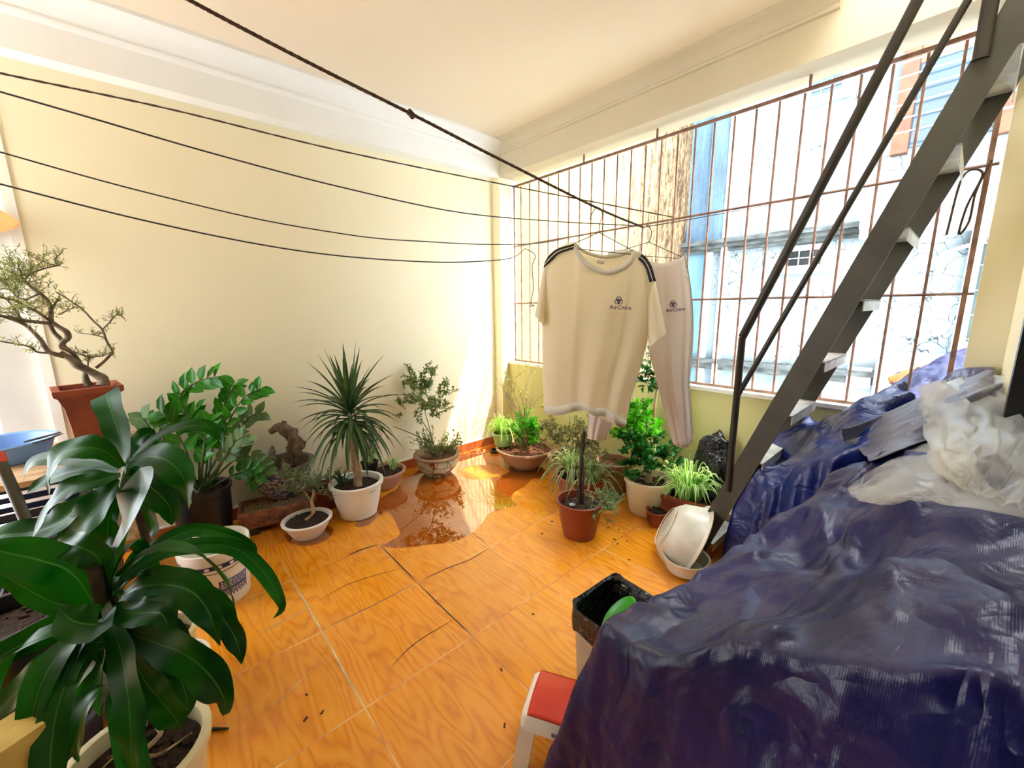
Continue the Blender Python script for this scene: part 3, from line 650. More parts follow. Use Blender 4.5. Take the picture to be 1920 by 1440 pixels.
panel('back_panel', topb, botb, lambda u, v: D1+.0+.07*math.sin(PI*u)-(u-.5)*.08, 'shirt_cloth', sh, 44, 36, sideb, .008, 2)
# sleeves
def sleeve(tl, bl, dm, nm='sleeve'):
    m = MB(); T_, B_ = spl(tl), spl(bl)
    def fn(u, v):
        th = u*2*PI; s = (1-math.cos(th))/2; tx, ty = T_(s); bx, by = B_(s); x = tx+(bx-tx)*v; y = ty+(by-ty)*v
        return P(x, y, dm+math.sin(th)*(.03+.03*v)*-1)
    m.sheet(fn, 32, 14); return m.build(nm, 'shirt_cloth', sh, auto='all', solid=.0015)
sleeve([(1022, 488), (1028, 500), (1036, 520)], [(1003, 592), (1010, 600), (1020, 612)], D1+.05)
sleeve([(1228, 524), (1222, 540), (1214, 570)], [(1250, 631), (1234, 642), (1217, 655)], D1-.05)
def strip_on(name, a, b, w0, mat, parent, d0, off=.006, n=14, wv=(0, 0)):
    A = spl(a); B = spl(b); m = MB()
    m.sheet(lambda u, v: P(A(u)[0]+(B(u)[0]-A(u)[0])*v, A(u)[1]+(B(u)[1]-A(u)[1])*v, d0(u)-off), n, 2); return m.build(name, mat, parent, auto='all', solid=.001)
dl = lambda u: D1+.02-.03*(1-u)
strip_on('shoulder_stripe', [(1077, 457), (1046, 466), (1030, 478), (1021, 492)], [(1076, 461), (1047, 470), (1032, 482), (1020, 496)], 5, 'stripe_navy', sh, lambda u: D1-.035+.05*u, .012)
strip_on('shoulder_stripe', [(1076, 462.5), (1048, 471.5), (1033, 483.5), (1020, 497.5)], [(1075, 467), (1049, 476), (1036, 488), (1019, 503)], 5, 'stripe_navy', sh, lambda u: D1-.035+.05*u, .012)
strip_on('shoulder_stripe', [(1191, 471), (1208, 479), (1221, 497), (1230, 527)], [(1189, 475), (1204, 483), (1216, 499), (1225, 528)], 5, 'stripe_navy', sh, lambda u: D1-.055-.02*u, .012)
strip_on('shoulder_stripe', [(1188, 476.5), (1203, 484.5), (1214.5, 500), (1223.5, 528)], [(1187, 480), (1199, 488), (1210, 502), (1218, 530)], 5, 'stripe_navy', sh, lambda u: D1-.055-.02*u, .012)
def nd(u): return D1-.02-.05*math.sin(PI*(.25+.5*u))-(u*.5-.25)*.08
strip_on('collar', [(1076, 453), (1086, 471), (1104, 491), (1135, 504), (1161, 498), (1178, 485), (1188, 468)], [(1072, 458), (1081, 480), (1100, 502), (1135, 515), (1165, 509), (1186, 493), (1194, 472)], 9, 'collar_rib', sh, nd, .004, 40)
strip_on('collar', [(1079, 455), (1092, 466), (1110, 474), (1132, 478), (1156, 476), (1175, 471), (1187, 467)], [(1078, 459), (1091, 472), (1109, 480), (1132, 485), (1156, 483), (1175, 477), (1187, 471)], 9, 'collar_rib', sh, lambda u: D1+.03+.03*math.sin(PI*u), .004, 30)
strip_on('care_label', [(1121, 486), (1134, 488)], [(1119, 493), (1132, 495)], 5, 'stripe_white', sh, lambda u: D1+.05, .012, 3)
# hems
for fn_, nm_ in ((ffn, 'hem'),):
    m = MB(); m.sheet(lambda u, v: ffn(u, .945+.055*v)-FWD*.0035, 56, 2); m.build(nm_, 'collar_rib', sh, auto='all', solid=.001)

def text_mesh(name, s, origin, right, up, size, mat, parent, th=.0006):
    cu = bpy.data.curves.new('lettering', 'FONT'); cu.body = s; cu.size = size; cu.extrude = th; cu.offset = size*.012; cu.resolution_u = 4; cu.space_character = 1.08
    o = bpy.data.objects.new('lettering_tmp', cu); col.objects.link(o)
    bpy.context.view_layer.update()
    me = bpy.data.meshes.new_from_object(o.evaluated_get(bpy.context.evaluated_depsgraph_get()))
    bpy.data.objects.remove(o); n = right.cross(up)
    vs = [origin+right*v.co.x+up*v.co.y+n*v.co.z for v in me.vertices]; fs = [list(p.vertices) for p in me.polygons]
    m = MB(); m.add(vs, fs); bpy.data.meshes.remove(me); return m.build(name, mat, parent, False, auto='keep')
def logo(parent, cx, cyy, d, k, slope, word):
    c = P(cx, cyy, d); r = (P(cx+10, cyy+slope*10, d)-c); sc_ = r.length/10.0; r.normalize(); u = (P(cx, cyy-10, d)-c); u = (u-r*u.dot(r)).normalized()
    m = MB()
    for q in range(3):  # three interlocked loops
        th = PI/2+q*2*PI/3; o = c+(r*math.cos(th)+u*math.sin(th))*sc_*k*3.0
        m.tube([o+(r*math.cos(a)*k*4.6+u*math.sin(a)*k*4.6)*sc_ for a in [i*PI/8 for i in range(17)]], sc_*.75*k, 5)
    m.tube([c+(r*-3+u*1.5)*sc_*k, c+(u*-4)*sc_*k, c+(r*3+u*1.5)*sc_*k, c+(r*-3+u*1.5)*sc_*k], sc_*.7*k, 4)
    m.build('emblem', 'thread_navy', parent)
    base = c-u*sc_*16*k-r*sc_*16.5*k
    text_mesh('lettering', word, base, r, u, sc_*10.5*k, 'thread_navy', parent)
logo(sh, 1160, 564, D1-.105, .98, .05, 'AirChiro')
# trousers
tr = thing('trousers', P(1220, 640, D2), 'white trousers with dark side stripes and a small logo, hanging behind the T-shirt', 'trousers')
wl = [(1140, 474), (1165, 468), (1200, 474), (1217, 490)]; wr = [(1217, 490), (1240, 494), (1265, 488), (1281, 478)]
bl = [(1101, 822), (1112, 825), (1126, 826), (1137, 824)]; brr = [(1262, 834), (1276, 838), (1290, 838), (1301, 828)]
def sideL(u, v):
    return (1-u)*(-6*math.sin(PI*v)) + u*(max(0, .5-abs(v-.5))*2*22)
def sideR(u, v):
    return (1-u)*(-max(0, .5-abs(v-.5))*2*22) + u*(14*math.sin(PI*min(1, v*1.3+.12))-2)
for nm_, off, ph in (('front_leg_panel', 0, 0), ('back_leg_panel', .06, 3)):
    sg = -1 if off == 0 else 1
    _, f1 = panel(nm_, wl, bl, lambda u, v: D2+sg*.035*math.sin(PI*u)+.02, 'trouser_cloth', tr, 24, 44, sideL, .008, ph)
    _, f2 = panel(nm_, wr, brr, lambda u, v: D2+sg*.035*math.sin(PI*u)-.02-.03*u, 'trouser_cloth', tr, 28, 44, sideR, .010, ph+1)
    if off == 0: TL, TR = f1, f2
m = MB(); m.sheet(lambda u, v: TR(u, v*.055)-FWD*(.006+.003*math.sin(u*60)), 60, 3); m.build('waistband', 'trouser_cloth', tr, auto='all', solid=.002)
m = MB(); m.sheet(lambda u, v: TR(.93+u*.07, v*.97)-FWD*.004, 1, 44); m.build('side_stripe', 'stripe_navy', tr, auto='all', solid=.001)
m = MB(); m.sheet(lambda u, v: TL(u*.12+.03, v*.98)-FWD*.004, 1, 44); m.build('side_stripe', 'stripe_navy', tr, auto='all', solid=.001)
m = MB(); m.sheet(lambda u, v: TL(u*.12+.2, v*.98)-FWD*.004, 1, 44); m.build('side_stripe', 'stripe_navy', tr, auto='all', solid=.001)
m = MB(); m.tube([P(x, y, D2-.06) for x, y in ((1264, 497), (1278, 512), (1293, 524))], .002, 5, 12); m.build('pocket_seam', 'collar_rib', tr)
logo(tr, 1262, 570, D2-.085, .88, -.1, 'AirChiro')

# ------------------------------------------------------------------ plants and pots
def pot_prof(rt, rb, h, rim=.015, lip=.02, th=.007):
    # outside up, over the rim, down inside
    return [(0.001, 0), (rb*.9, 0), (rb, .008), (rb+(rt-rb)*.5, h*.5), (rt-rim*.6, h-lip), (rt, h-lip+.002), (rt+.002, h-.003), (rt-.004, h), (rt-rim, h-.002), (rt-rim-.003, h-lip), (rb+(rt-rb)*.5-th, h*.5), (rb-th, .02), (0.001, .02)]
def round_pot(root, c, rt, rb, h, mat, name='pot', rim=.016, lip=.022, M=None, n=40, soil='soil', soil_h=None, rimw=None):
    m = MB(); m.lathe(pot_prof(rt, rb, h, rim, lip), c, n, M); p = m.build(name, mat, root)
    if soil:
        zh = soil_h if soil_h is not None else h*.82; rr = rb+(rt-rb)*(zh/h)-.009; m = MB()
        pr_ = [(rr, zh-.01), (rr*.9, zh), (rr*.6, zh+.008), (rr*.3, zh+.012), (.001, zh+.012)]
        m.lathe(pr_, c, 28, None, .06)
        for _ in range(26):
            a, q = R(0, 2*PI), rr*math.sqrt(R(0, .8)); s_ = R(.004, .011)
            m.box((-s_, -s_*.8, -s_*.5), (s_, s_*.8, s_*.6), Matrix.Translation(Vector(c)+Vector((q*math.cos(a), q*math.sin(a), zh+.012))) @ Matrix.Rotation(R(0, 3), 4, 'Z') @ Matrix.Rotation(R(-.6, .6), 4, 'X'))
        m.build('soil', soil, root)
    return p
def grass(m, c, n, L, wd, spread=1.0, up=1.0, droop=.5, rc=.02, seed=0, stiff=.0):
    rnd = random.Random(seed)
    for i in range(n):
        a = rnd.uniform(0, 2*PI); e = rnd.uniform(.1, 1)**.7*spread; l = L*rnd.uniform(.6, 1.1); dr = Vector((math.cos(a), math.sin(a), 0))
        p0 = Vector(c)+dr*rc*rnd.uniform(.1, 1)
        h = l*up*(1.05-.55*e); out = l*e*.72
        p1 = p0+dr*out*.25+Vector((0, 0, h*.5)); p2 = p0+dr*out*.6+Vector((0, 0, h*(.82-.1*e))); p3 = p0+dr*out*(1.0)+Vector((0, 0, h*(.9-droop*e*1.1)))
        pts = [p0, p1, p2, p3]
        if droop*e > .55: pts.append(p3+dr*out*.15+Vector((0, 0, -l*.22*droop)))
        m.ribbon(pts, wd*rnd.uniform(.8, 1.15), (dr*-.3+Vector((rnd.uniform(-.3, .3), rnd.uniform(-.3, .3), 1))), .25, 8, prof=lambda x: max(.03, (.55+.9*x)*(1 if x < .5 else 1) if x < .5 else 1-(x-.5)**1.6*3.02))
def twigs(mt, ml, base, direction, length, depth, rad, lf, rnd, spread=.6, leafn=5, bend=.15, up=.15, leafstart=1):
    d = Vector(direction).normalized(); p = Vector(base); seg = 4; pts = [p.copy()]
    for i in range(seg):
        d = (d+Vector((rnd.uniform(-bend, bend), rnd.uniform(-bend, bend), rnd.uniform(-bend, bend)+up*.15))).normalized(); p = p+d*length/seg; pts.append(p.copy())
    mt.tube(pts, [rad, rad*.6], 5)
    if depth <= leafstart:
        for k in range(leafn):
            u = rnd.uniform(.15, 1); q = lerpl(pts, u); ld = (d*.6+Vector((rnd.uniform(-1, 1), rnd.uniform(-1, 1), rnd.uniform(-.8, .8)))).normalized()
            ml.oval(q, ld, (rnd.uniform(-.6, .6), rnd.uniform(-.6, .6), 1), lf[0]*rnd.uniform(.7, 1.2), lf[1]*rnd.uniform(.8, 1.2))
    if depth > 0:
        for k in range(3 if depth > 1 else 4):
            u = rnd.uniform(.35, 1); q = lerpl(pts, u); nd_ = (d+Vector((rnd.uniform(-spread, spread), rnd.uniform(-spread, spread), rnd.uniform(-spread*.6, spread)))).normalized()
            twigs(mt, ml, q, nd_, length*rnd.uniform(.5, .75), depth-1, rad*.6, lf, rnd, spread, leafn, bend, up, leafstart)

CORN = 'leaf_corn'
def pixleaf(m, pts, w_px, d0, nrm=None, wave=.05, fold=.1, prof=None, n=18, ph=0):
    """pts: (px,py,depth)"""
    V = [P(*p) for p in pts]; dm = sum(p[2] for p in pts)/len(pts)
    m.ribbon(V, w_px*dm/FPX, nrm or (-FWD*.75+Vector((0, 0, .55))), fold, n, wave, 7, prof or (lambda x: max(.015, min(1, 2.4*x+.3)*(1-max(0, (x-.55)/.45)**2.2))), ph)

# --- large corn plant in cream pot, near left
c1 = on(255, 1410, 2, .28); c1 = Vector((c1.x, c1.y, 0))
cp1 = thing('corn_plant', c1, 'large corn plant with broad glossy leaves in a cream pot, nearest at bottom left', 'potted plant')
round_pot(cp1, c1, .165, .115, .28, 'plastic_cream', rim=.02, lip=.03, soil_h=.235)
m = MB(); m.tube([c1+Vector((0, 0, .2)), c1+Vector((.0, .0, .45)), c1+Vector((-.01, .0, .62)), c1+Vector((-.0, .0, .84))], [.022, .014], 10, 14); m.build('stem', 'bark_dark', cp1)
m = MB()
for k in range(9):
    a = R(0, 6.28); m.tube([c1+Vector((.02*math.cos(a), .02*math.sin(a), .26)), c1+Vector((.06*math.cos(a), .06*math.sin(a), .262)), c1+Vector((R(.08, .12)*math.cos(a+.5), R(.08, .12)*math.sin(a+.5), .25))], [.006, .002], 5, 8)
m.build('roots', 'bark_cane', cp1)
dc = dep(c1+Vector((0, 0, .76)))
L1 = [
 ([(212, 1100, 1.12), (225, 1050, 1.10), (240, 1000, 1.06), (256, 940, 1.04), (266, 905, 1.06), (262, 878, 1.12)], 108, .02),
 ([(222, 1100, 1.10), (262, 1062, 1.15), (320, 1032, 1.2), (390, 1022, 1.24), (445, 1030, 1.27), (492, 1070, 1.3), (518, 1110, 1.32), (529, 1140, 1.33), (512, 1160, 1.33)], 34, .08),
 ([(228, 1092, 1.15), (262, 1046, 1.2), (310, 1014, 1.25), (370, 994, 1.3), (430, 1004, 1.33), (472, 1022, 1.35), (482, 1042, 1.35)], 30, .08),
 ([(225, 1090, 1.18), (250, 1050, 1.22), (290, 1026, 1.27), (340, 1010, 1.3), (362, 1010, 1.3)], 28, .05),
 ([(228, 1120, 1.08), (262, 1102, 1.05), (308, 1096, 1.02), (360, 1110, 1.0), (392, 1150, 1.0), (413, 1212, 1.02)], 72, .06),
 ([(250, 1120, 1.15), (330, 1105, 1.15), (395, 1135, 1.17), (432, 1180, 1.18), (448, 1215, 1.19), (453, 1246, 1.2)], 44, .07),
 ([(228, 1170, 1.1), (290, 1205, 1.02), (345, 1226, .98), (390, 1262, .96), (420, 1310, .95), (418, 1342, .96)], 78, .05),
 ([(210, 1170, 1.05), (226, 1220, .96), (238, 1290, .9), (245, 1360, .87), (246, 1420, .86), (250, 1450, .86)], 84, .04),
 ([(195, 1180, 1.06), (160, 1200, .98), (122, 1250, .93), (92, 1320, .9), (66, 1390, .89), (40, 1450, .9)], 92, .05),
 ([(185, 1160, 1.1), (130, 1170, 1.05), (70, 1195, 1.02), (10, 1225, 1.0), (-50, 1260, 1.0)], 56, .05),
 ([(190, 1130, 1.08), (140, 1080, 1.02), (80, 1052, .98), (20, 1038, .96), (-60, 1020, .95)], 84, .05),
 ([(190, 1150, 1.12), (120, 1135, 1.1), (60, 1110, 1.08), (10, 1080, 1.06), (-40, 1060, 1.06)], 50, .05),
 ([(230, 1150, 1.0), (185, 1170, .95), (140, 1165, .94), (110, 1140, .95)], 74, .03),
 ([(215, 1090, 1.07), (190, 1058, 1.02), (160, 1030, 1.0), (125, 1022, 1.02), (108, 1030, 1.05)], 60, .08),
 ([(235, 1215, 1.08), (268, 1270, 1.02), (300, 1310, 1.0), (328, 1345, 1.0), (338, 1368, 1.0)], 76, .04),
 ([(235, 1210, 1.12), (300, 1240, 1.1), (335, 1270, 1.1), (350, 1310, 1.1), (350, 1345, 1.1)], 52, .05),
 ([(200, 1230, 1.1), (175, 1290, 1.05), (152, 1350, 1.02), (145, 1400, 1.02), (147, 1430, 1.02)], 44, .05),
 ([(240, 1140, 1.18), (330, 1118, 1.22), (385, 1108, 1.24), (425, 1130, 1.25), (446, 1162, 1.26)], 24, .1),
 ([(230, 1160, 1.16), (270, 1175, 1.14), (320, 1150, 1.14), (312, 1195, 1.14)], 50, .05),
 ([(170, 1220, 1.15), (120, 1230, 1.13), (60, 1270, 1.12), (10, 1320, 1.12), (-30, 1360, 1.12)], 60, .05),
 ([(190, 1240, 1.12), (130, 1300, 1.1), (90, 1370, 1.1), (90, 1430, 1.1)], 50, .05),
 ([(215, 1180, 1.05), (255, 1150, .98), (300, 1150, .96), (318, 1180, .96)], 60, .05),
 ([(205, 1110, 1.14), (170, 1085, 1.2), (120, 1075, 1.25), (70, 1070, 1.3), (30, 1090, 1.34)], 44, .05),
]
for i, (p, w_, wv_) in enumerate(L1):
    m = MB(); st = c1+Vector((0, 0, .62+.2*((i*7) % 10)/10)); q = [P(*x) for x in p]
    if i >= 6: q[0] = q[0].lerp(st, .6)
    dm = sum(x[2] for x in p)/len(p)
    m.ribbon(q, w_*.86*dm/FPX, (-FWD*.8+Vector((R(-.35, .35), R(-.35, .35), .5))), R(.05, .16), 26, wv_*1.7, 9, (lambda x: max(.015, min(1, 2.2*x+.32)*(1-max(0, (x-.5)/.5)**2.3))), i*1.3)
    m.build('leaf', CORN, cp1, auto='all')
for i in range(16):   # smaller leaves low on the stem
    m = MB(); z = R(.45, .78); a = R(0, 6.28); d_ = Vector((math.cos(a), math.sin(a), 0)); p0 = c1+Vector((0, 0, z)); L = R(.16, .3)
    m.ribbon([p0, p0+d_*L*.4+Vector((0, 0, .07)), p0+d_*L*.8+Vector((0, 0, .03)), p0+d_*L*1.05+Vector((0, 0, -.1)), p0+d_*L*1.1+Vector((0, 0, -.2))], R(.04, .062), (d_*.3+Vector((0, 0, 1))), .12, 16, .09, 7, (lambda x: max(.015, min(1, 2.2*x+.32)*(1-max(0, (x-.5)/.5)**2.3))), i)
    m.build('leaf', CORN, cp1, auto='all')
m = MB(); m.tube([P(210, 1240, 1.1), P(212, 1170, 1.1), P(215, 1090, 1.12)], [.016, .012], 10, 8); m.build('leaf_core', 'stem_green', cp1)

# --- second corn plant behind it
k2 = P(235, 870, 1.45); c2 = Vector((k2.x, k2.y, 0))
cp2 = thing('corn_plant', c2, 'second corn plant with upright blunt leaf, behind the nearest one and before the shelf', 'potted plant')
round_pot(cp2, c2, .12, .085, .24, 'plastic_cream', soil_h=.2)
m = MB(); m.tube([c2+Vector((0, 0, .18)), c2+Vector((.01, .02, .5)), k2+Vector((0, 0, -.06))], [.017, .012], 10, 14); m.build('stem', 'bark_dark', cp2)
L2 = [
 ([(233, 885, 1.45), (232, 850, 1.43), (222, 810, 1.42), (208, 770, 1.42), (198, 738, 1.44)], 60, .02, 1),
 ([(230, 875, 1.44), (195, 845, 1.4), (150, 840, 1.38), (112, 855, 1.38), (95, 890, 1.4), (92, 928, 1.42)], 52, .05, 0),
 ([(226, 890, 1.44), (180, 902, 1.4), (130, 915, 1.38), (92, 950, 1.37), (60, 1010, 1.38)], 50, .05, 0),
 ([(225, 880, 1.47), (170, 862, 1.5), (110, 858, 1.55), (60, 868, 1.58), (42, 905, 1.6)], 34, .06, 0),
 ([(240, 868, 1.46), (290, 822, 1.5), (345, 800, 1.53), (390, 800, 1.56), (415, 820, 1.57), (418, 842, 1.57)], 28, .05, 0),
 ([(240, 872, 1.44), (280, 856, 1.4), (320, 868, 1.38), (348, 905, 1.38), (354, 955, 1.4)], 60, .04, 0),
 ([(240, 885, 1.46), (285, 915, 1.44), (318, 950, 1.44), (322, 985, 1.45)], 50, .05, 0),
 ([(224, 900, 1.46), (195, 935, 1.45), (160, 975, 1.45), (130, 1015, 1.46), (118, 1040, 1.47)], 66, .04, 0),
 ([(238, 880, 1.5), (262, 850, 1.55), (290, 832, 1.6), (300, 850, 1.6)], 30, .05, 0),
 ([(228, 868, 1.47), (195, 846, 1.5), (165, 832, 1.52), (130, 850, 1.54)], 36, .05, 0),
 ([(224, 895, 1.5), (180, 880, 1.53), (130, 886, 1.56), (80, 905, 1.6), (50, 925, 1.6)], 32, .05, 0),
 ([(236, 900, 1.5), (262, 935, 1.52), (285, 985, 1.54), (275, 1010, 1.55)], 42, .05, 0),
 ([(220, 915, 1.48), (150, 950, 1.47), (100, 985, 1.46), (50, 1000, 1.45), (0, 1005, 1.44), (-20, 1030, 1.44)], 56, .05, 0),
 ([(222, 925, 1.5), (205, 970, 1.5), (200, 1010, 1.5), (180, 1050, 1.5)], 50, .05, 0),
 ([(238, 865, 1.48), (250, 835, 1.5), (275, 815, 1.52), (290, 822, 1.53)], 34, .05, 0),
 ([(243, 880, 1.5), (300, 880, 1.55), (345, 915, 1.6), (360, 945, 1.6)], 34, .05, 0),
]
for i, (p, w_, wv_, blunt) in enumerate(L2):
    m = MB(); dm = sum(x[2] for x in p)/len(p)
    m.ribbon([P(*x) for x in p], w_*.9*dm/FPX, (-FWD*.8+Vector((R(-.4, .4), R(-.4, .4), .5))), R(.05, .18), 24, wv_*1.6, 9, (lambda x: min(1, 1.6*x+.35)) if blunt else (lambda x: max(.015, min(1, 2.2*x+.32)*(1-max(0, (x-.5)/.5)**2.3))), i*1.7)
    m.build('leaf', CORN, cp2, auto='all')
m = MB(); m.tube([P(228, 930, 1.47), P(238, 880, 1.46), P(244, 838, 1.46)], [.015, .008], 10, 8); m.build('leaf_core', 'stem_green', cp2)

# --- zz plant in tall black pot by the wall
cz = Vector((.10, -2.60, 0))
zz = thing('zz_plant', cz, 'zz plant with rows of glossy oval leaflets in a tall black pot by the wall', 'potted plant')
round_pot(zz, cz, .165, .13, .37, 'plastic_black', soil_h=.33)
dz = dep(cz+Vector((0, 0, .5)))
ZS = [([(388, 905), (370, 830), (352, 780), (340, 740), (372, 715), (408, 706)], 'leaf_zz', 30, 20), ([(392, 905), (398, 840), (410, 790), (425, 750), (440, 722)], 'leaf_zz', 26, 18),
      ([(395, 905), (410, 850), (425, 800), (455, 748), (488, 728)], 'leaf_zz', 26, 16), ([(400, 905), (425, 850), (450, 805), (470, 780), (490, 774)], 'leaf_zz_grey', 24, 16),
      ([(385, 910), (350, 850), (325, 800), (305, 776)], 'leaf_zz', 34, 10), ([(380, 910), (330, 860), (290, 810), (268, 778)], 'leaf_zz_grey', 30, 14),
      ([(402, 912), (430, 870), (455, 855), (485, 865), (496, 884)], 'leaf_zz_grey', 26, 18), ([(398, 905), (420, 860), (440, 830), (455, 820)], 'leaf_zz_grey', 24, 14),
      ([(385, 905), (380, 860), (385, 820), (392, 790)], 'leaf_zz', 26, 14), ([(380, 915), (345, 890), (318, 860), (300, 840)], 'leaf_zz_grey', 26, 14), ([(405, 915), (440, 890), (470, 880), (480, 900)], 'leaf_deep', 24, 14), ([(392, 905), (388, 860), (372, 810), (366, 770)], 'leaf_zz', 28, 16),
      ([(378, 915), (350, 905), (330, 900), (310, 905)], 'leaf_zz_grey', 26, 12)]
for i, (pp, mt_, lw, nl) in enumerate(ZS):
    ms = MB(); ml = MB(); dd = dz+[-.08, .05, 0, .1, -.1, .02, .06, -.04][i % 8]
    V = [P(x, y, dd) for x, y in pp]; V = [cz+Vector((R(-.03, .03), R(-.03, .03), .33))]+V[1:]; C_ = [Vector((max(q_.x, WA+.03), q_.y, q_.z)) for q_ in catmull(V, 40)]; ms.tube(C_, [.008, .003], 6)
    st = ms.build('stem', 'stem_green', zz)
    for k in range(nl):
        u = .28+.72*k/(nl-1); q = lerpl(C_, u); q2 = lerpl(C_, min(1, u+.03)); q1 = lerpl(C_, max(0, u-.03)); tn = (q2-q1).normalized()
        sd_ = tn.cross(-FWD).normalized()*(1 if k % 2 else -1)
        ml.oval(q, sd_*.8+tn*.75+Vector((R(-.2, .2), R(-.2, .2), R(-.1, .2))), -FWD+Vector((R(-.5, .5), R(-.5, .5), R(0, .8))), lw*1.1*dz/FPX, lw*.72*dz/FPX, .12)
    for i_, v_ in enumerate(ml.v): ml.v[i_] = (max(v_[0], WA+.012), v_[1], v_[2])
    ml.build('leaflets', mt_, st, auto='all')

# --- blue and white bowl with driftwood, behind the ornate planter
cb_ = Vector((.075, -2.14, 0))
bw = thing('ceramic_bowl', cb_+Vector((0, 0, .17)), 'blue and white glazed bowl holding a piece of driftwood, beside the wall', 'ceramic bowl')
m = MB(); m.lathe([(.001, .17), (.10, .17), (.115, .19), (.165, .25), (.19, .32), (.195, .365), (.185, .38)], (cb_.x, cb_.y, 0), 44); m.build('bowl_body', 'blue_white_glaze', bw)
m = MB(); m.lathe([(.185, .375), (.21, .38), (.222, .39), (.222, .40), (.21, .408), (.185, .405), (.178, .39), (.16, .30), (.001, .29)], (cb_.x, cb_.y, 0), 44); m.build('rim', 'bowl_rim', bw)
dw = thing('driftwood', cb_+Vector((0, 0, .3)), 'gnarled brown driftwood leaning upward out of the blue and white bowl', 'driftwood')
m = MB(); dd = dep(cb_+Vector((0, 0, .45)))
def rough_tube(m, pts, rs, seed, n=14, seg=26, amp=.3):
    C_ = catmull(pts, seg); o = len(m.v); m.tube(C_, rs, n); c = Vector((seed, 0, 0))
    for i in range(o, len(m.v)):
        k = (i-o)//n; q = C_[min(k, seg)]; v = Vector(m.v[i]); dv = v-q; m.v[i] = tuple(q+dv*(1+amp*2*noise.noise(v*18+c)+amp*noise.noise(v*45+c)))
rough_tube(m, [P(545, 885, dd), P(548, 850, dd), P(553, 832, dd), P(545, 815, dd), P(525, 803, dd), P(507, 808, dd)], [.055, .045, .05, .045, .035, .02], 3)
rough_tube(m, [P(532, 890, dd+.03), P(545, 862, dd), P(560, 840, dd-.02), P(570, 826, dd)], [.03, .04, .04, .015], 7)
rough_tube(m, [P(530, 800, dd), P(534, 790, dd)], [.025, .012], 9)
m.build('wood', 'driftwood', dw, auto='all').name = 'gnarled_body'
m = MB(); rough_tube(m, [P(507, 885, dd-.05), P(509, 860, dd-.05), P(510, 836, dd-.05)], [.036, .03, .008], 5, amp=.25)
tag(m.build('rock', 'rock_grey', None, auto='all', loc=P(507, 880, dd)), 'pointed grey stone standing in the blue and white bowl beside the driftwood', 'stone')
m = MB(); m.lathe([(.001, -.016), (.012, -.012), (.017, 0), (.012, .012), (.001, .016)], P(536, 873, dd-.08), 14)
tag(m.build('pebble', 'frame_white', None, loc=P(536, 873, dd-.08)), 'small round white pebble in the blue and white bowl', 'stone')

# --- ornate rectangular planters
def rect_planter(root, c, lx, ly, h, ang, mat, flare=.8, rim=.012, th=.012, soil='gravel', zs=.8):
    M = Matrix.Translation(Vector(c)) @ Matrix.Rotation(ang, 4, 'Z'); m = MB()
    def ring(sx, sy_, z): return [M @ Vector((a*sx/2, b*sy_/2, z)) for a, b in ((-1, -1), (1, -1), (1, 1), (-1, 1))]
    L = [(lx*flare*.96, ly*flare*.96, 0), (lx*flare, ly*flare, .01), (lx*.95, ly*.94, h-.03), (lx, ly, h-.026), (lx*1.01, ly*1.01, h-.004), (lx-.004, ly-.004, h), (lx-2*th, ly-2*th, h), (lx*.93-2*th, ly*.9-2*th, h*zs-.01)]
    vs = [v for l in L for v in ring(*l)]; fs = [tuple(range(4))[::-1]]
    for j in range(len(L)-1): fs += [(j*4+k, j*4+(k+1) % 4, (j+1)*4+(k+1) % 4, (j+1)*4+k) for k in range(4)]
    m.add(vs, fs); p = m.build('pot', mat, root)
    m = MB()
    def top(u, v):
        q = Vector(((u-.5)*(lx*.94-2*th), (v-.5)*(ly*.92-2*th), h*zs)); q.z += .02*noise.noise(q*30)+.012*math.sin(PI*u)*math.sin(PI*v); return M @ q
    m.sheet(top, 20, 12); m.build('soil', soil, root)
    return M
cp_ = Vector((.17, -2.2, 0)); pl1 = thing('bonsai_planter', cp_, 'rectangular ornate clay planter with footed base and pebbly soil, below the blue and white bowl', 'planter')
AN = math.radians(78)
M = rect_planter(pl1, cp_+Vector((0, 0, .045)), .46, .23, .125, AN, 'terracotta_ornate')
m = MB()
for a in (-.15, .15):
    for b in (-.06, .06): m.box((a-.03, b-.03, 0), (a+.03, b+.03, .047), M @ Matrix.Translation((0, 0, -.045)))
m.build('feet', 'bark_dark', pl1, False)
m = MB()
m.box((-.15, -.112, .025), (.15, -.100, .032), M); m.box((-.15, -.112, .082), (.15, -.105, .089), M)
for k in range(5): 
    cc_ = M @ Vector((-.12+k*.06, -.111, .057)); ax = (M.to_3x3() @ Vector((1, 0, 0)))
    m.tube([cc_+ax*.02*math.cos(q)+Vector((0, 0, .02*math.sin(q))) for q in [i*PI/6 for i in range(13)]], .003, 4)
m.build('relief', 'terracotta_ornate', pl1, False)
# bowl stand: flat stone slab carrying the bowl behind the planter
m = MB(); m.box((-.06, -2.26, 0), (.045, -2.02, .168)); 
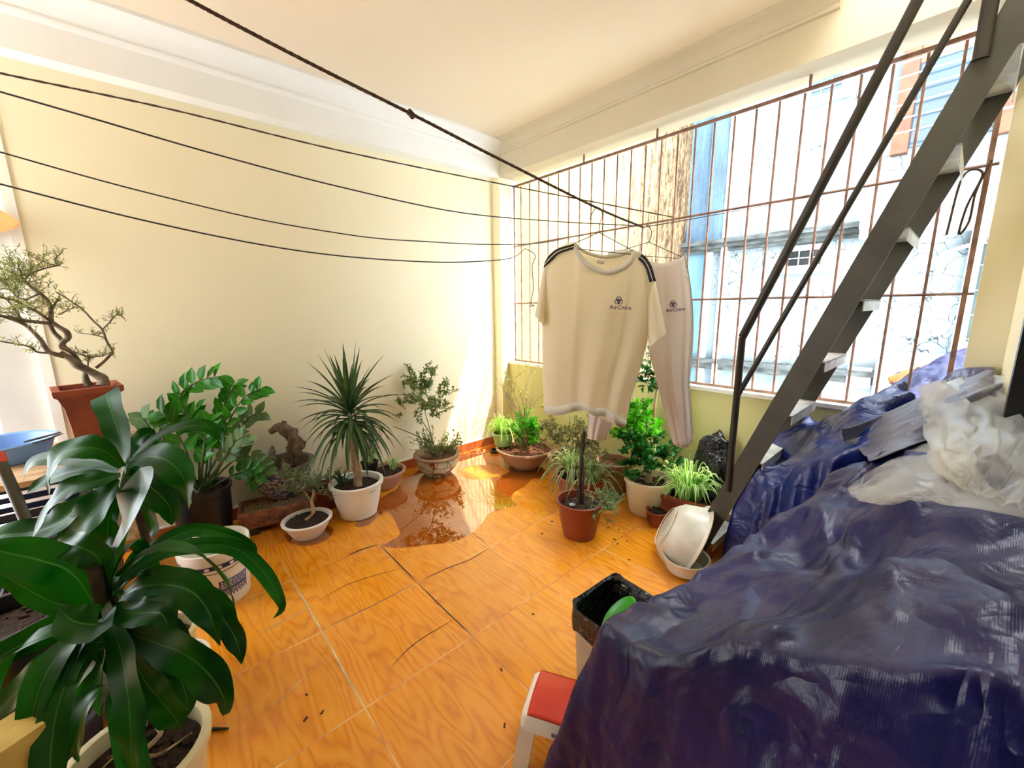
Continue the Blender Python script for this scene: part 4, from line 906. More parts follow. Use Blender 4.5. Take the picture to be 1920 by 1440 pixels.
# second ornate planter further right behind
cp3 = Vector((.13, -1.86, 0)); pl2 = thing('bonsai_planter', cp3, 'small brown clay planter with trailing seedlings, left of the white dracaena pot', 'planter')
rect_planter(pl2, cp3, .26, .2, .17, math.radians(82), 'terracotta', soil='soil')
ms, ml = MB(), MB(); rnd = random.Random(4)
for k in range(9): twigs(ms, ml, cp3+Vector((R(-.05, .05), R(-.08, .08), .14)), (R(-.4, .9), R(-.7, .5), R(.3, .9)), .12, 1, .002, (.022, .012), rnd, .7, 7)
ml.build('foliage', 'leaf_grey', pl2, auto='all'); ms.build('stem', 'twig', pl2)
bpl = thing('brick_stand', (0, -2.14, 0), 'dark clay stand under the blue and white bowl against the wall', 'stand')
m.v = []; m.f = []; m.uv = []; m.lathe([(.09, 0), (.095, .02), (.07, .08), (.09, .155), (.1, .168), (.001, .168)], (cb_.x, cb_.y, 0), 20); m.build('stand_body', 'plastic_brown', bpl)
bpl.location = (cb_.x, cb_.y, 0); bpl.children[0].location = (0-cb_.x, -2.14-cb_.y, 0)

# --- small white pot with young bonsai
c = Vector((.455, -2.10, 0)); t5 = thing('potted_bonsai', c, 'small bonsai with curved trunk and airy grey-green leaves in a little white pot', 'potted plant')
round_pot(t5, c, .152, .095, .115, 'plastic_white', rim=.018, lip=.015, soil_h=.10)
m = MB(); dd = dep(c+Vector((0, 0, .15)))
m.tube([P(572, 975, dd-.02), P(582, 968, dd), P(588, 958, dd), P(584, 940, dd), P(588, 925, dd), P(586, 918, dd)], [.008, .009, .011, .009, .006], 8, 24)
m.tube([P(586, 945, dd), P(577, 930, dd), P(565, 915, dd)], [.006, .004], 6, 8)
m.build('trunk', 'bark_cane', t5)
ms, ml = MB(), MB(); rnd = random.Random(3)
for (x, y) in [(588, 925), (570, 915), (578, 920), (560, 905), (545, 905), (600, 912), (590, 910), (560, 930), (540, 920), (555, 895), (535, 900)]:
    for k in range(3): twigs(ms, ml, P(x, y, dd+R(-.05, .05)), (R(-1, .6)*1, R(-.7, .7), R(-.2, .8)), .1, 1, .0018, (.018, .010), rnd, .8, 6)
ml.build('foliage', 'leaf_grey', t5, auto='all'); ms.build('twigs', 'twig', t5)

# --- dragon tree in white pot
c = Vector((.41, -1.745, 0)); t6 = thing('dragon_tree', c, 'dragon tree with a bare cane and mop of narrow leaves in a white pot', 'potted plant')
round_pot(t6, c, .183, .125, .255, 'plastic_white', rim=.022, lip=.028, soil_h=.215)
m = MB(); rough_tube(m, [c+Vector((.03, -.0, .19)), c+Vector((.02, 0, .4)), c+Vector((.0, .0, .56)), c+Vector((-.01, 0, .66))], [.03, .026, .03, .036], 2, 12, 24, .12); m.build('trunk', 'bark_cane', t6, auto='all')
hc = c+Vector((-.01, 0, .60))
m = MB()
for k in range(46):
    a = R(0, 6.28); z = R(-.05, .1); d_ = Vector((math.cos(a), math.sin(a), .4)); m.ribbon([hc+Vector((math.cos(a)*.03, math.sin(a)*.03, z)), hc+d_*.045+Vector((0, 0, z)), hc+d_*.07+Vector((0, 0, z-.01))], .012, (0, 0, 1), .1, 3)
m.build('leaf_scars', 'bark_cane', t6)
m = MB(); rnd = random.Random(11)
for k in range(88):
    a = k*2.399; t_ = k/88; z0 = .03+.20*t_; p0 = hc+Vector((math.cos(a)*.025, math.sin(a)*.025, z0)); d_ = Vector((math.cos(a), math.sin(a), 0)); L = rnd.uniform(.30, .44)
    el = (-.1+1.5*t_**1.5)+rnd.uniform(-.12, .12)
    v0 = (d_*math.cos(el)+Vector((0, 0, 1))*math.sin(el)); 
    dro = (1-t_)*.9+.12; pts = [p0]
    vel = v0.copy(); p = p0.copy()
    for s_ in range(5):
        vel = (vel+Vector((0, 0, -dro*.42))).normalized(); p = p+vel*L/5
        if p.x < WA+.02: p.x = WA+.02+R(0, .01)
        pts.append(p.copy())
    m.ribbon(pts, .021, (v0.cross(Vector((0, 0, 1))).cross(v0)+Vector((0, 0, .3))), .22, 10, prof=lambda x: 1.55*max(.04, .75+.5*x if x < .4 else .95*(1-((x-.4)/.6)**1.7)))
m.build('foliage', 'leaf_marg', t6, auto='all')
m = MB(); cc_ = c+Vector((-.03, -.09, .21)); grass(m, cc_, 11, .17, .017, .8, 1, .2, .01, 5)
m.build('offshoot', 'leaf_marg', t6, auto='all')

# --- pink bowl with spider plant in the back
c = Vector((.10, -1.40, 0)); t7 = thing('clay_bowl_planter', c, 'pinkish clay bowl of dark soil behind the dragon tree pot', 'planter')
round_pot(t7, c, .175, .1, .145, 'pink_clay', rim=.018, lip=.02, soil_h=.12)
c = Vector((.06, -1.50, .135)); t8 = thing('spider_plant', c, 'small spider plant in a black pot standing in the pinkish clay bowl', 'potted plant')
round_pot(t8, c, .07, .052, .10, 'plastic_black', rim=.006, lip=.012, soil_h=.085)
m = MB(); grass(m, c+Vector((0, 0, .08)), 42, .22, .012, .9, .85, .6, .03, 8)
for v_ in range(len(m.v)):
    if m.v[v_][0] < WA+.02: m.v[v_] = (WA+.02, m.v[v_][1], m.v[v_][2])
m.build('foliage', 'leaf_spider_mid', t8, auto='all')
m = MB(); grass(m, Vector((.12, -1.33, .12)), 26, .2, .011, .9, .9, .5, .02, 9)
m.build('foliage', 'leaf_spider_mid', t7, auto='all')
ms, ml = MB(), MB(); rnd = random.Random(21)
for k in range(7): twigs(ms, ml, Vector((.06+R(-.03, .03), -1.5+R(-.03, .05), .24)), (R(-.05, .2), R(-.4, .3), 1), .2, 1, .003, (.02, .006), rnd, .4, 2)
ms.build('dry_stems', 'twig', t8); ml.build('dry_leaves', 'leaf_shrub', t8, auto='all')

# --- painted ceramic pot with shrub
c = Vector((.165, -.93, 0)); t9 = thing('potted_shrub', c, 'airy small-leaved shrub in a painted ceramic pot at the edge of the puddle', 'potted plant')
m = MB(); m.lathe([(.001, 0), (.11, 0), (.118, .012), (.17, .07), (.188, .12), (.185, .155), (.18, .165)], c, 44); m.build('pot', 'painted_glaze', t9)
m = MB(); m.lathe([(.18, .160), (.2, .165), (.208, .175), (.206, .185), (.19, .19), (.175, .186), (.168, .17), (.16, .12)], c, 44); m.build('rim', 'stone_bowl', t9)
m = MB(); m.lathe([(.172, .135), (.12, .15), (.001, .155)], c, 28, None, .05); m.build('soil', 'leaf_litter', t9)
ms, ml = MB(), MB(); rnd = random.Random(12); b0 = c+Vector((0, 0, .14))
br_ = [((-.02, -.04, .24), (-.0, -.1, .46)), ((-.06, -.15, .22), (-.1, -.34, .34)), ((.03, -.08, .26), (.03, -.16, .4))]
for e1, e2 in br_:
    V = [b0, b0+Vector(e1)*.5+Vector((0, 0, .0)), b0+Vector(e1), b0+Vector(e2)]
    V = [Vector((max(v.x, WA+.04), v.y, v.z)) for v in V]; ms.tube(V, [.007, .003], 6, 16)
cw = P(792, 742, 3.55)
for k in range(84):
    a, q, z = rnd.uniform(0, 6.28), .2*math.sqrt(rnd.random()), rnd.uniform(-.2, .2); s_ = math.sqrt(max(.05, 1-(z/.24)**2)); p = cw+Vector((q*math.cos(a)*s_, q*1.15*math.sin(a)*s_, z)); p.x = max(p.x, WA+.07)
    twigs(ms, ml, p, (rnd.uniform(-.6, .8), rnd.uniform(-.8, .8), rnd.uniform(-.3, .8)), .085, 1, .0015, (.026, .014), rnd, .7, 7)
for k in range(26):
    a = rnd.uniform(0, 6.28); twigs(ms, ml, b0+Vector((.02*math.cos(a), .02*math.sin(a), .0)), (math.cos(a)*.7+.2, math.sin(a)*.8+.25, rnd.uniform(.5, 1.2)), .19, 1, .002, (.024, .013), rnd, .6, 7)
for i_, v_ in enumerate(ml.v):
    if v_[0] < WA+.015: ml.v[i_] = (WA+.015, v_[1], v_[2])
ml.build('foliage', 'leaf_shrub', t9, auto='all'); ms.build('branches', 'twig', t9)

# --- big stone-coloured bowl in the corner with shrub + green pot on its edge
c = Vector((.60, -.25, 0)); t10 = thing('potted_shrub', c, 'wide tan bowl planted with a green bush, in the corner under the parapet', 'potted plant')
m = MB(); m.lathe([(.001, 0), (.12, 0), (.13, .01), (.21, .08), (.25, .15), (.262, .17), (.275, .175), (.275, .19), (.255, .192), (.245, .17), (.22, .14)], c, 44); m.build('pot', 'stone_bowl', t10)
m = MB(); m.lathe([(.238, .16), (.15, .172), (.001, .178)], c, 28, None, .05)
for _ in range(60):
    a, q = R(0, 6.28), .22*math.sqrt(R(0, 1)); s_ = R(.008, .018); m.box((-s_, -s_*.6, -.002), (s_, s_*.6, .003), Matrix.Translation(c+Vector((q*math.cos(a), q*math.sin(a), .178))) @ Matrix.Rotation(R(0, 3), 4, 'Z') @ Matrix.Rotation(R(-.5, .5), 4, 'X'))
m.build('soil', 'leaf_litter', t10)
ms, ml = MB(), MB(); rnd = random.Random(31)
for k in range(30):
    a = rnd.uniform(0, 6.28); twigs(ms, ml, c+Vector((.03*math.cos(a), .03*math.sin(a), .17+rnd.uniform(0, .18))), (math.cos(a)*.5+.1, math.sin(a)*.4, rnd.uniform(.4, 1.2)), .13, 1, .002, (.034, .022), rnd, .5, 7)
ml.build('foliage', 'leaf_fresh', t10, auto='all')
for k in range(6): twigs(ms, MB(), c+Vector((R(-.03, .03), 0, .2)), (rnd.uniform(-.6, .2), rnd.uniform(-.2, .2), 1.2), .38, 2, .0035, (.01, .01), rnd, .55, 0)
ms.build('branches', 'twig', t10)
ms, ml = MB(), MB()
for k in range(16): twigs(ms, ml, c+Vector((R(-.22, .1), R(-.1, .1), R(.55, .95))), (rnd.uniform(-.8, .5), rnd.uniform(-.3, .3), rnd.uniform(-.1, .8)), .13, 1, .0014, (.02, .011), rnd, .7, 2)
ml.build('foliage', 'leaf_yellow', t10, auto='all', label='sparse yellow-green top leaves'); ms.build('branches', 'twig', t10)
c = Vector((.41, -.36, .185)); t11 = thing('spider_plant', c, 'bright spider plant in a pale green pot standing on the tan bowl in the corner', 'potted plant')
round_pot(t11, c, .098, .078, .125, 'plastic_green', rim=.01, lip=.014, soil_h=.1, n=24)
m = MB(); grass(m, c+Vector((0, 0, .1)), 120, .27, .013, 1.0, .95, .72, .05, 14); m.build('foliage', 'leaf_spider', t11, auto='all')
ms = MB(); rnd = random.Random(5)
for k in range(3):
    e = c+Vector((-.12-.1*k, -.12*k-.1, .15)); ms.tube([c+Vector((0, 0, .12)), c+Vector((-.1, -.05, .25)), e], .0016, 5, 16)
ms.build('runner', 'leaf_yellow', t11)

# --- dense olive bush in pot behind the shirt
c = Vector((1.14, -.22, 0)); t12 = thing('potted_shrub', c, 'dense olive-brown bush in a brown pot behind the T-shirt, in the middle of the parapet', 'potted plant')
round_pot(t12, c, .21, .15, .24, 'stone_bowl', soil_h=.2, soil='leaf_litter')
ms, ml = MB(), MB(); rnd = random.Random(41)
for k in range(85):
    a, q = rnd.uniform(0, 6.28), math.sqrt(rnd.random())*.24; p = c+Vector((q*math.cos(a)*1.3, q*math.sin(a)*.75-.03, .32+rnd.uniform(0, .17)))
    twigs(ms, ml, p, (rnd.uniform(-.7, .7), rnd.uniform(-.7, .5), rnd.uniform(0, .9)), .09, 1, .0016, (.018, .013), rnd, .7, 9)
for k in range(9):
    a = k*.7; ms.tube([c+Vector((0, 0, .18)), c+Vector((.1*math.cos(a), .07*math.sin(a), .3)), c+Vector((.24*math.cos(a), .14*math.sin(a), .42))], [.006, .003], 5, 8)
ml.build('foliage', 'leaf_bush', t12, auto='all'); ms.build('branches', 'twig', t12)
c = Vector((1.46, -.1, 0)); t12b = thing('flower_pot', c, 'dull clay pot with brown leaf litter, behind the trouser leg', 'pot')
round_pot(t12b, c, .14, .1, .26, 'stone_bowl', soil='leaf_litter')

# --- drooping variegated plant in large clay pot behind the red-brown pot
c = Vector((1.42, -.46, 0)); t13 = thing('spider_plant', c, 'large drooping striped spider plant over a clay pot, behind the red-brown pot', 'potted plant')
round_pot(t13, c, .19, .14, .24, 'terracotta', soil_h=.2)
m = MB(); grass(m, c+Vector((-.06, -.02, .2)), 85, .42, .017, 1.0, .78, .78, .05, 19); grass(m, c+Vector((.1, -.0, .2)), 60, .38, .015, 1.0, .6, .8, .05, 29)
m.build('foliage', 'leaf_spider_dark', t13, auto='all')
m = MB(); grass(m, c+Vector((-.1, -.03, .22)), 34, .26, .014, .9, 1, .5, .03, 39); m.build('foliage', 'leaf_spider_mid', t13, auto='all', label='paler green leaves at the crown')

# --- red-brown pot with a bare stick and small plant
c = Vector((1.675, -.80, 0)); t14 = thing('potted_cane', c, 'red-brown plastic pot with upright dark canes and a tiny-leaved plant, on the wet floor', 'potted plant')
round_pot(t14, c, .15, .105, .245, 'plastic_brown', rim=.012, lip=.022, soil_h=.2)
m = MB(); m.tube([c+Vector((-.0, 0, .19)), c+Vector((.0, .0, .42)), c+Vector((.015, .01, .70))], [.012, .011], 8, 12); m.tube([c+Vector((.018, .01, .19)), c+Vector((.022, .0, .5))], [.008, .006], 6); m.tube([c+Vector((-.018, .01, .19)), c+Vector((-.03, .0, .36))], [.005, .003], 6); m.build('cane', 'bark_dark', t14)
ms, ml = MB(), MB(); rnd = random.Random(51)
for k in range(34): twigs(ms, ml, c+Vector((.05+R(0, .12), .0+R(-.02, .09), .22+R(0, .06))), (rnd.uniform(.0, 1), rnd.uniform(-.3, .7), rnd.uniform(-.35, .6)), .085, 1, .0013, (.013, .009), rnd, .8, 6)
ml.build('foliage', 'leaf_grey', t14, auto='all'); ms.build('stem', 'stem_green', t14)
m = MB(); m.lathe([(.001, -.01), (.018, -.005), (.02, .004), (.001, .012)], c+Vector((-.02, -.05, .215)), 10); m.build('pebble', 'frame_white', t14)

# --- cream pot with leafy plant and tall stem
c = Vector((1.815, -.20, 0)); t15 = thing('potted_plant', c, 'leafy green plant with thick stem and tall shoots in cream pot under the trousers', 'potted plant')
round_pot(t15, c, .17, .125, .26, 'plastic_cream', rim=.018, lip=.03, soil_h=.21)
m = MB(); m.tube([c+Vector((.0, 0, .2)), c+Vector((.0, .01, .36)), c+Vector((.01, .03, .5))], [.026, .018], 10, 10)
m.tube([c+Vector((.0, .01, .4)), c+Vector((-.02, .06, .7)), c+Vector((.0, .07, 1.05))], [.010, .008], 8, 10); m.tube([c+Vector((.0, .01, .4)), c+Vector((-.12, .06, .62)), c+Vector((-.2, .07, .82))], [.006, .005], 8, 10)
m.build('stem', 'bark_cane', t15)
ms, ml = MB(), MB(); rnd = random.Random(61)
for k in range(46):
    a = rnd.uniform(0, 6.28); q = .17*math.sqrt(rnd.random()); p = c+Vector((q*math.cos(a)-.03, q*math.sin(a)*.7-.02, .36+rnd.uniform(-.04, .18)))
    twigs(ms, ml, p, (rnd.uniform(-.9, .9), rnd.uniform(-.9, .5), rnd.uniform(-.3, .7)), .1, 1, .002, (.045, .034), rnd, .7, 5)
ml.build('foliage', 'leaf_deep', t15, auto='all')
ml = MB()
for k in range(34):
    p = c+Vector((-.14+rnd.uniform(-.12, .14), -.0+rnd.uniform(-.08, .06), .58+rnd.uniform(-.08, .14)))
    twigs(ms, ml, p, (rnd.uniform(-.9, .9), rnd.uniform(-.9, .5), rnd.uniform(-.2, .8)), .1, 1, .002, (.04, .026), rnd, .7, 5)
ml.build('foliage', 'leaf_fresh', t15, auto='all', label='bright green upper leaves')
ml = MB()
for k in range(12): twigs(ms, ml, c+Vector((R(-.1, .06), .05, 1.0+R(-.08, .12))), (R(-1, 1), R(-.8, .1), R(-.3, .5)), .1, 1, .002, (.05, .028), rnd, .7, 4)
ml.build('foliage', 'leaf_deep', t15, auto='all'); ms.build('stem', 'stem_green', t15)

# --- clay trough with bright spider plant beside the ladder foot
c = Vector((2.08, -.12, 0)); t16 = thing('spider_plant', c, 'bright green striped spider plant in a square clay pot beside the ladder foot', 'potted plant')
rect_planter(t16, c, .32, .26, .2, math.radians(10), 'terracotta', soil='soil')
m = MB(); grass(m, c+Vector((0.0, -.02, .17)), 110, .40, .021, .9, .95, .55, .08, 24); m.build('foliage', 'leaf_spider_mid', t16, auto='all')
c = Vector((1.96, -.33, 0)); o = thing('flower_pot', c, 'small clay pot squeezed between the cream pot and the leaning enamel basin', 'pot')
round_pot(o, c, .075, .05, .11, 'terracotta', rim=.008, lip=.012)
def sack(name, c, s, mat, label, cat, seed, amp=.28):
    bm_ = bmesh.new(); bmesh.ops.create_icosphere(bm_, subdivisions=5, radius=1); m = MB()
    vs = []
    for v in bm_.verts:
        q = v.co.copy(); k = 1+amp*noise.noise(q*1.6+Vector((seed, 0, 0)))+amp*.35*noise.noise(q*4.5+Vector((seed, 3, 0)))
        k += amp*.25*abs(noise.noise(q*9+Vector((seed, 0, 5))))
        p = Vector((q.x*s[0]*k, q.y*s[1]*k, q.z*s[2]*k)); p.z = max(p.z, -s[2]*.8); vs.append(Vector(c)+p)
    m.add(vs, [[v.index for v in f.verts] for f in bm_.faces]); bm_.free(); return tag(m.build(name, mat, None, auto='all', loc=c), label, cat)
sack('rubbish_bag', (2.16, .0-.02, .28), (.13, .09, .33), 'bin_liner', 'crumpled black plastic bag against the parapet behind the bright spider plant', 'bag', 3)

# --- enamel basin leaning, stump with bamboo handle, second basin
cB = (on(1262, 988, 2, .16)); cB = P(1272, 1000, dep(cB)-.05); t17 = thing('enamel_basin', cB, 'white enamel basin leaning on its side against the stump', 'basin')
ax = (Vector((-.78, -.38, .42))).normalized(); Mr = ax.to_track_quat('Z', 'Y').to_matrix().to_4x4()
SB = 1.14
Mr = Mr @ Matrix.Scale(SB, 4)
m = MB(); m.lathe([(.001, .07), (.085, .07), (.115, .062), (.15, .03), (.178, -.04), (.186, -.06), (.2, -.066), (.204, -.07), (.2, -.074), (.184, -.066), (.172, -.038), (.145, .024), (.11, .054), (.08, .062), (.001, .062)], cB, 44, Mr); m.build('basin_body', 'enamel', t17)
m = MB(); m.lathe([(.10, .071), (.104, .074), (.108, .07)], cB, 44, Mr); m.build('base_ring', 'enamel', t17)
cS = Vector((2.34, -.44, 0)); cS = on(1378, 1000, 2, 0); cS = Vector((cS.x, cS.y, 0))
t18 = thing('tree_stump', cS, 'pale sawn tree stump standing behind the enamel basin at the ladder foot', 'stump')
m = MB(); m.lathe([(.13, 0), (.125, .06), (.12, .17), (.001, .17)], cS, 26, None, .12); m.build('stump_bark', 'stump_bark', t18)
m = MB(); m.lathe([(.119, .171), (.1, .174), (.001, .174)], cS, 26, None, .12); m.build('cut_face', 'wood_cut', t18)
dd = dep(cS+Vector((0, 0, .2)))
m = MB(); m.tube([P(1322, 966, dd), P(1355, 960, dd), P(1385, 955, dd)], [.014, .015, .014], 10, 12); tag(m.build('bamboo_handle', 'bamboo', None), 'bamboo tool handle lying across the tree stump', 'tool handle')
m = MB(); m.tube([P(1383, 956, dd), P(1388, 962, dd), P(1390, 970, dd)], .003, 5); 
tag(m.build('wire_hook', 'wire', None), 'bent wire at the end of the bamboo handle on the stump', 'wire')
c = on(1285, 1062, 2, .03); c.z = 0; t19 = thing('basin', c, 'small cream basin on the floor half under the near edge of the tarpaulin', 'basin')
m = MB(); m.lathe([(.001, .0), (.07, .0), (.1, .02), (.118, .09), (.126, .095), (.124, .1), (.114, .095), (.095, .025), (.001, .01)], c, 36); m.build('basin_body', 'enamel', t19)

# --- bin with liner and scoop
c = Vector((2.47, -1.60, 0)); t20 = thing('waste_bin', c, 'beige plastic waste bin with a black liner, half hidden by the tarpaulin', 'waste bin')
M = Matrix.Translation(c) @ Matrix.Rotation(math.radians(-4), 4, 'Z')
def rrect(lx, ly, r, z, n=5):
    out = []
    for q, (sx1, sy1) in enumerate(((1, 1), (-1, 1), (-1, -1), (1, -1))):
        for k in range(n+1): a = q*PI/2+k*PI/2/n; out.append(M @ Vector((sx1*(lx/2-r)+r*math.cos(a), sy1*(ly/2-r)+r*math.sin(a), z)))
    return out
def loft(rings, cap0=True, cap1=False):
    n = len(rings[0]); m = MB(); vs = [v for r_ in rings for v in r_]; fs = [(j*n+k, j*n+(k+1) % n, (j+1)*n+(k+1) % n, (j+1)*n+k) for j in range(len(rings)-1) for k in range(n)]
    if cap0: fs.append(tuple(range(n))[::-1])
    if cap1: fs.append(tuple(range((len(rings)-1)*n, len(rings)*n)))
    m.add(vs, fs); return m
loft([rrect(.17, .20, .03, 0), rrect(.18, .21, .03, .01), rrect(.205, .25, .04, .37), rrect(.21, .255, .04, .38), rrect(.202, .248, .04, .38), rrect(.17, .2, .03, .02)]).build('bin_body', 'plastic_bin', t20)
m = loft([rrect(.214, .258, .05, .305), rrect(.222, .268, .05, .345), rrect(.228, .274, .05, .385), rrect(.222, .27, .05, .40), rrect(.205, .25, .05, .395), rrect(.185, .23, .04, .33), rrect(.15, .2, .04, .2), rrect(.1, .12, .03, .15)], False, True)
for i, v in enumerate(m.v):
    v = Vector(v); k = noise.noise(v*22); o_ = (v-c); o_.z = 0; v = v+o_.normalized()*(k*.012)+Vector((0, 0, .03*noise.noise(v*14+Vector((4, 0, 0))))); m.v[i] = tuple(v)
m.build('bin_liner', 'bin_liner', t20)
cS2 = P(1162, 1158, dep(c+Vector((0, 0, .37)))-.02)
m = MB(); Mq = Vector((-.5, -.5, .62)).normalized().to_track_quat('Z', 'Y').to_matrix().to_4x4()
m.lathe([(.001, -.012), (.045, -.01), (.06, 0), (.066, .006), (.062, .01), (.045, -.004), (.001, -.006)], cS2, 30, Mq, sy=1.35)
tag(m.build('plastic_dish', 'plastic_lime', None, loc=cS2), 'bright green plastic dish inside the lined waste bin', 'dish')

# --- plastic step stool
A = Vector((2.346, -1.866, .2)); B = Vector((2.421, -2.003, .2)); ex = (A-B); ex.z = 0; wd_ = ex.length; ex.normalize(); ey = Vector((-ex.y, ex.x, 0)); 
if ey.x < 0: ey = -ey
c = (A+B)/2+ey*.11; c.z = 0
t21 = thing('step_stool', c, 'small white plastic step stool with a red top, beside the tarpaulin', 'stool')
M = Matrix((( ex.x, ey.x, 0, c.x), (ex.y, ey.y, 0, c.y), (0, 0, 1, 0), (0, 0, 0, 1)))
hx, hy = wd_/2+.012, .125
def sq(hx_, hy_, z, r=.022):
    out = []
    for q, (a, b) in enumerate(((1, 1), (-1, 1), (-1, -1), (1, -1))):
        for k in range(5): th = q*PI/2+k*PI/8; out.append(M @ Vector((a*(hx_-r)+r*math.cos(th), b*(hy_-r)+r*math.sin(th), z)))
    return out
loft([sq(hx+.004, hy+.004, .148), sq(hx, hy, .185), sq(hx-.006, hy-.008, .196)], True, True).build('stool_frame', 'plastic_white', t21)
m = MB()
m.sheet(lambda u, v: M @ Vector(((u-.5)*2*(hx-.006), (v-.5)*2*(hy-.022), .197+.012*(1-(2*u-1)**2)*1+.002)), 16, 16)
m.build('seat', 'plastic_red', t21, solid=.006, label='red curved seat top')
for a in (-1, 1):
    for b in (-1, 1):
        m = MB(); x0, y0 = a*hx, b*hy
        tp_ = [(x0, y0), (x0-a*.035, y0), (x0-a*.035, y0-b*.05), (x0, y0-b*.05)]; bt = [(x0+a*.022, y0+b*.022), (x0-a*.012, y0+b*.022), (x0-a*.012, y0-b*.026), (x0+a*.022, y0-b*.026)]
        m.add([M @ Vector((p[0], p[1], .155)) for p in tp_]+[M @ Vector((p[0], p[1], 0)) for p in bt], [(0, 1, 2, 3), (7, 6, 5, 4)]+[(k, (k+1) % 4, 4+(k+1) % 4, 4+k) for k in range(4)])
        m.build('leg', 'plastic_white', t21)
for a in (-1, 1):
    m = MB(); m.prism([M @ Vector((a*(hx+.002), q*.022+.012*s_, .165+dz_)) for q, s_, dz_ in ((-1, 0, -.006), (-1, 0, .006), (1, 0, .006), (1, 0, -.006))], tuple(ex*a*.003)); m.build('grip_slot', 'ac_dark', t21, False)
    m = MB(); m.prism([M @ Vector((q*.03, a*(hy+.002), .165+dz_)) for q, dz_ in ((-1, -.007), (-1, .007), (1, .007), (1, -.007))], tuple(ey*a*.003)); m.build('grip_slot', 'ac_dark', t21, False)

# --- white paint bucket with blue label
c = on(400, 1015, 2, .3); c = Vector((c.x+.01, c.y-.0, 0)); t22 = thing('paint_bucket', c, 'white plastic paint bucket with navy printed bands, behind the corn plant leaves', 'bucket')
m = MB(); m.lathe([(.001, 0), (.125, 0), (.128, .006), (.145, .26), (.152, .262), (.155, .285), (.153, .305), (.148, .307), (.144, .30), (.14, .26), (.122, .012), (.001, .01)], c, 48); m.build('bucket_body', 'plastic_white', t22)
m = MB(); m.lathe([(.144, .222), (.1458, .222), (.1475, .245), (.146, .245)], c, 48); m.build('label_band', 'label_navy', t22)
for k in range(18):
    a = k*.349; m = MB(); p = c+Vector((.148*math.cos(a), .148*math.sin(a), .234)); Mx = Matrix.Translation(p) @ Matrix.Rotation(a, 4, 'Z')
    m.box((-.001, -.009, -.006), (.0012, .009, .006), Mx); m.build('printed_square', 'plastic_white', t22, False)
m = MB(); th0 = math.atan2(CAM.y-c.y, CAM.x-c.x)
m.sheet(lambda u, v: c+Vector(((.1385-.010*v)*math.cos(th0-.05+u*1.0), (.1385-.010*v)*math.sin(th0-.05+u*1.0), .15-.12*v)), 16, 4); m.build('label', 'bucket_label', t22, auto='all', solid=.001)
m = MB()
for r_ in range(10):
    if r_ == 4: continue
    u0 = .06; 
    while u0 < .92:
        l_ = R(.05, .14); z = .142-.0105*r_; rr = .1395-.010*((.15-z)/.12)
        m.sheet(lambda u, v: c+Vector((rr*math.cos(th0-.05+(u0+u*min(l_, .94-u0))), rr*math.sin(th0-.05+(u0+u*min(l_, .94-u0))), z-.0035*v)), 3, 1); u0 += l_+.03
m.build('printed_lines', 'plastic_white', t22, False, auto='keep')
m = MB(); m.tube([c+Vector((.158*math.cos(a), .158*math.sin(a), .27-.06*math.sin((a-th0+PI/2))) ) for a in [th0-PI/2+k*PI/16 for k in range(17)]], .002, 5); m.build('handle', 'wire', t22)
c = Vector((1.34, -2.86, 0)); c = on(345, 1290, 2, .1); c = Vector((c.x-.0, c.y-.04, 0)); t23 = thing('white_bucket', c, 'plain white plastic tub on the floor behind the nearest cream pot', 'bucket')
m = MB(); m.lathe([(.001, 0), (.10, 0), (.105, .01), (.125, .2), (.132, .203), (.133, .215), (.124, .215), (.118, .19), (.098, .012), (.001, .01)], c, 36); m.build('bucket_body', 'plastic_white', t23)

# --- shelf with things at the left
shf = thing('plank_shelf', (.35, -3.2, 0), 'light wooden plank shelf on a dark frame by the left wall', 'shelf')
m = MB(); m.box((-.07, -3.62, .735), (.62, -2.84, .76)); m.build('plank', 'plank_wood', shf, False)
for x in (-.04, .57):
    for y in (-3.58, -2.9):
        m = MB(); m.box((x, y, 0), (x+.04, y+.04, .735)); m.build('leg', 'plank_wood', shf, False)
m = MB(); m.box((-.04, -3.58, .68), (.6, -3.55, .735)); m.build('frame_rail', 'plank_wood', shf, False)
m = MB(); m.box((-.04, -2.89, .68), (.6, -2.86, .735)); m.build('frame_rail', 'plank_wood', shf, False)
m = MB(); m.box((-.0, -3.5, .335), (.58, -2.9, .355)); m.build('lower_board', 'plank_wood', shf, False)
for i, (y, z, s_) in enumerate(((-3.28, .36, 'dark blue plastic crate on the lower board of the plank shelf'), (-3.22, .0, 'dark blue plastic crate on the floor under the plank shelf'))):
    cr = thing('plastic_crate', (.3, y, z), s_, 'crate'); m = MB(); x0, x1, y0, y1 = .08, .52, y-.22, y+.22; h = .24
    for k in range(5): m.box((x0, y0, z+.01+k*.05), (x1, y0+.01, z+.04+k*.05)); m.box((x0, y1-.01, z+.01+k*.05), (x1, y1, z+.04+k*.05)); m.box((x0, y0, z+.01+k*.05), (x0+.01, y1, z+.04+k*.05)); m.box((x1-.01, y0, z+.01+k*.05), (x1, y1, z+.04+k*.05))
    for a in (x0, x1-.015):
        for b in (y0, y1-.015): m.box((a, b, z), (a+.015, b+.015, z+h+.01))
    m.box((x0, y0, z+.0), (x1, y1, z+.01)); m.build('crate_body', 'plastic_navy', cr, False)
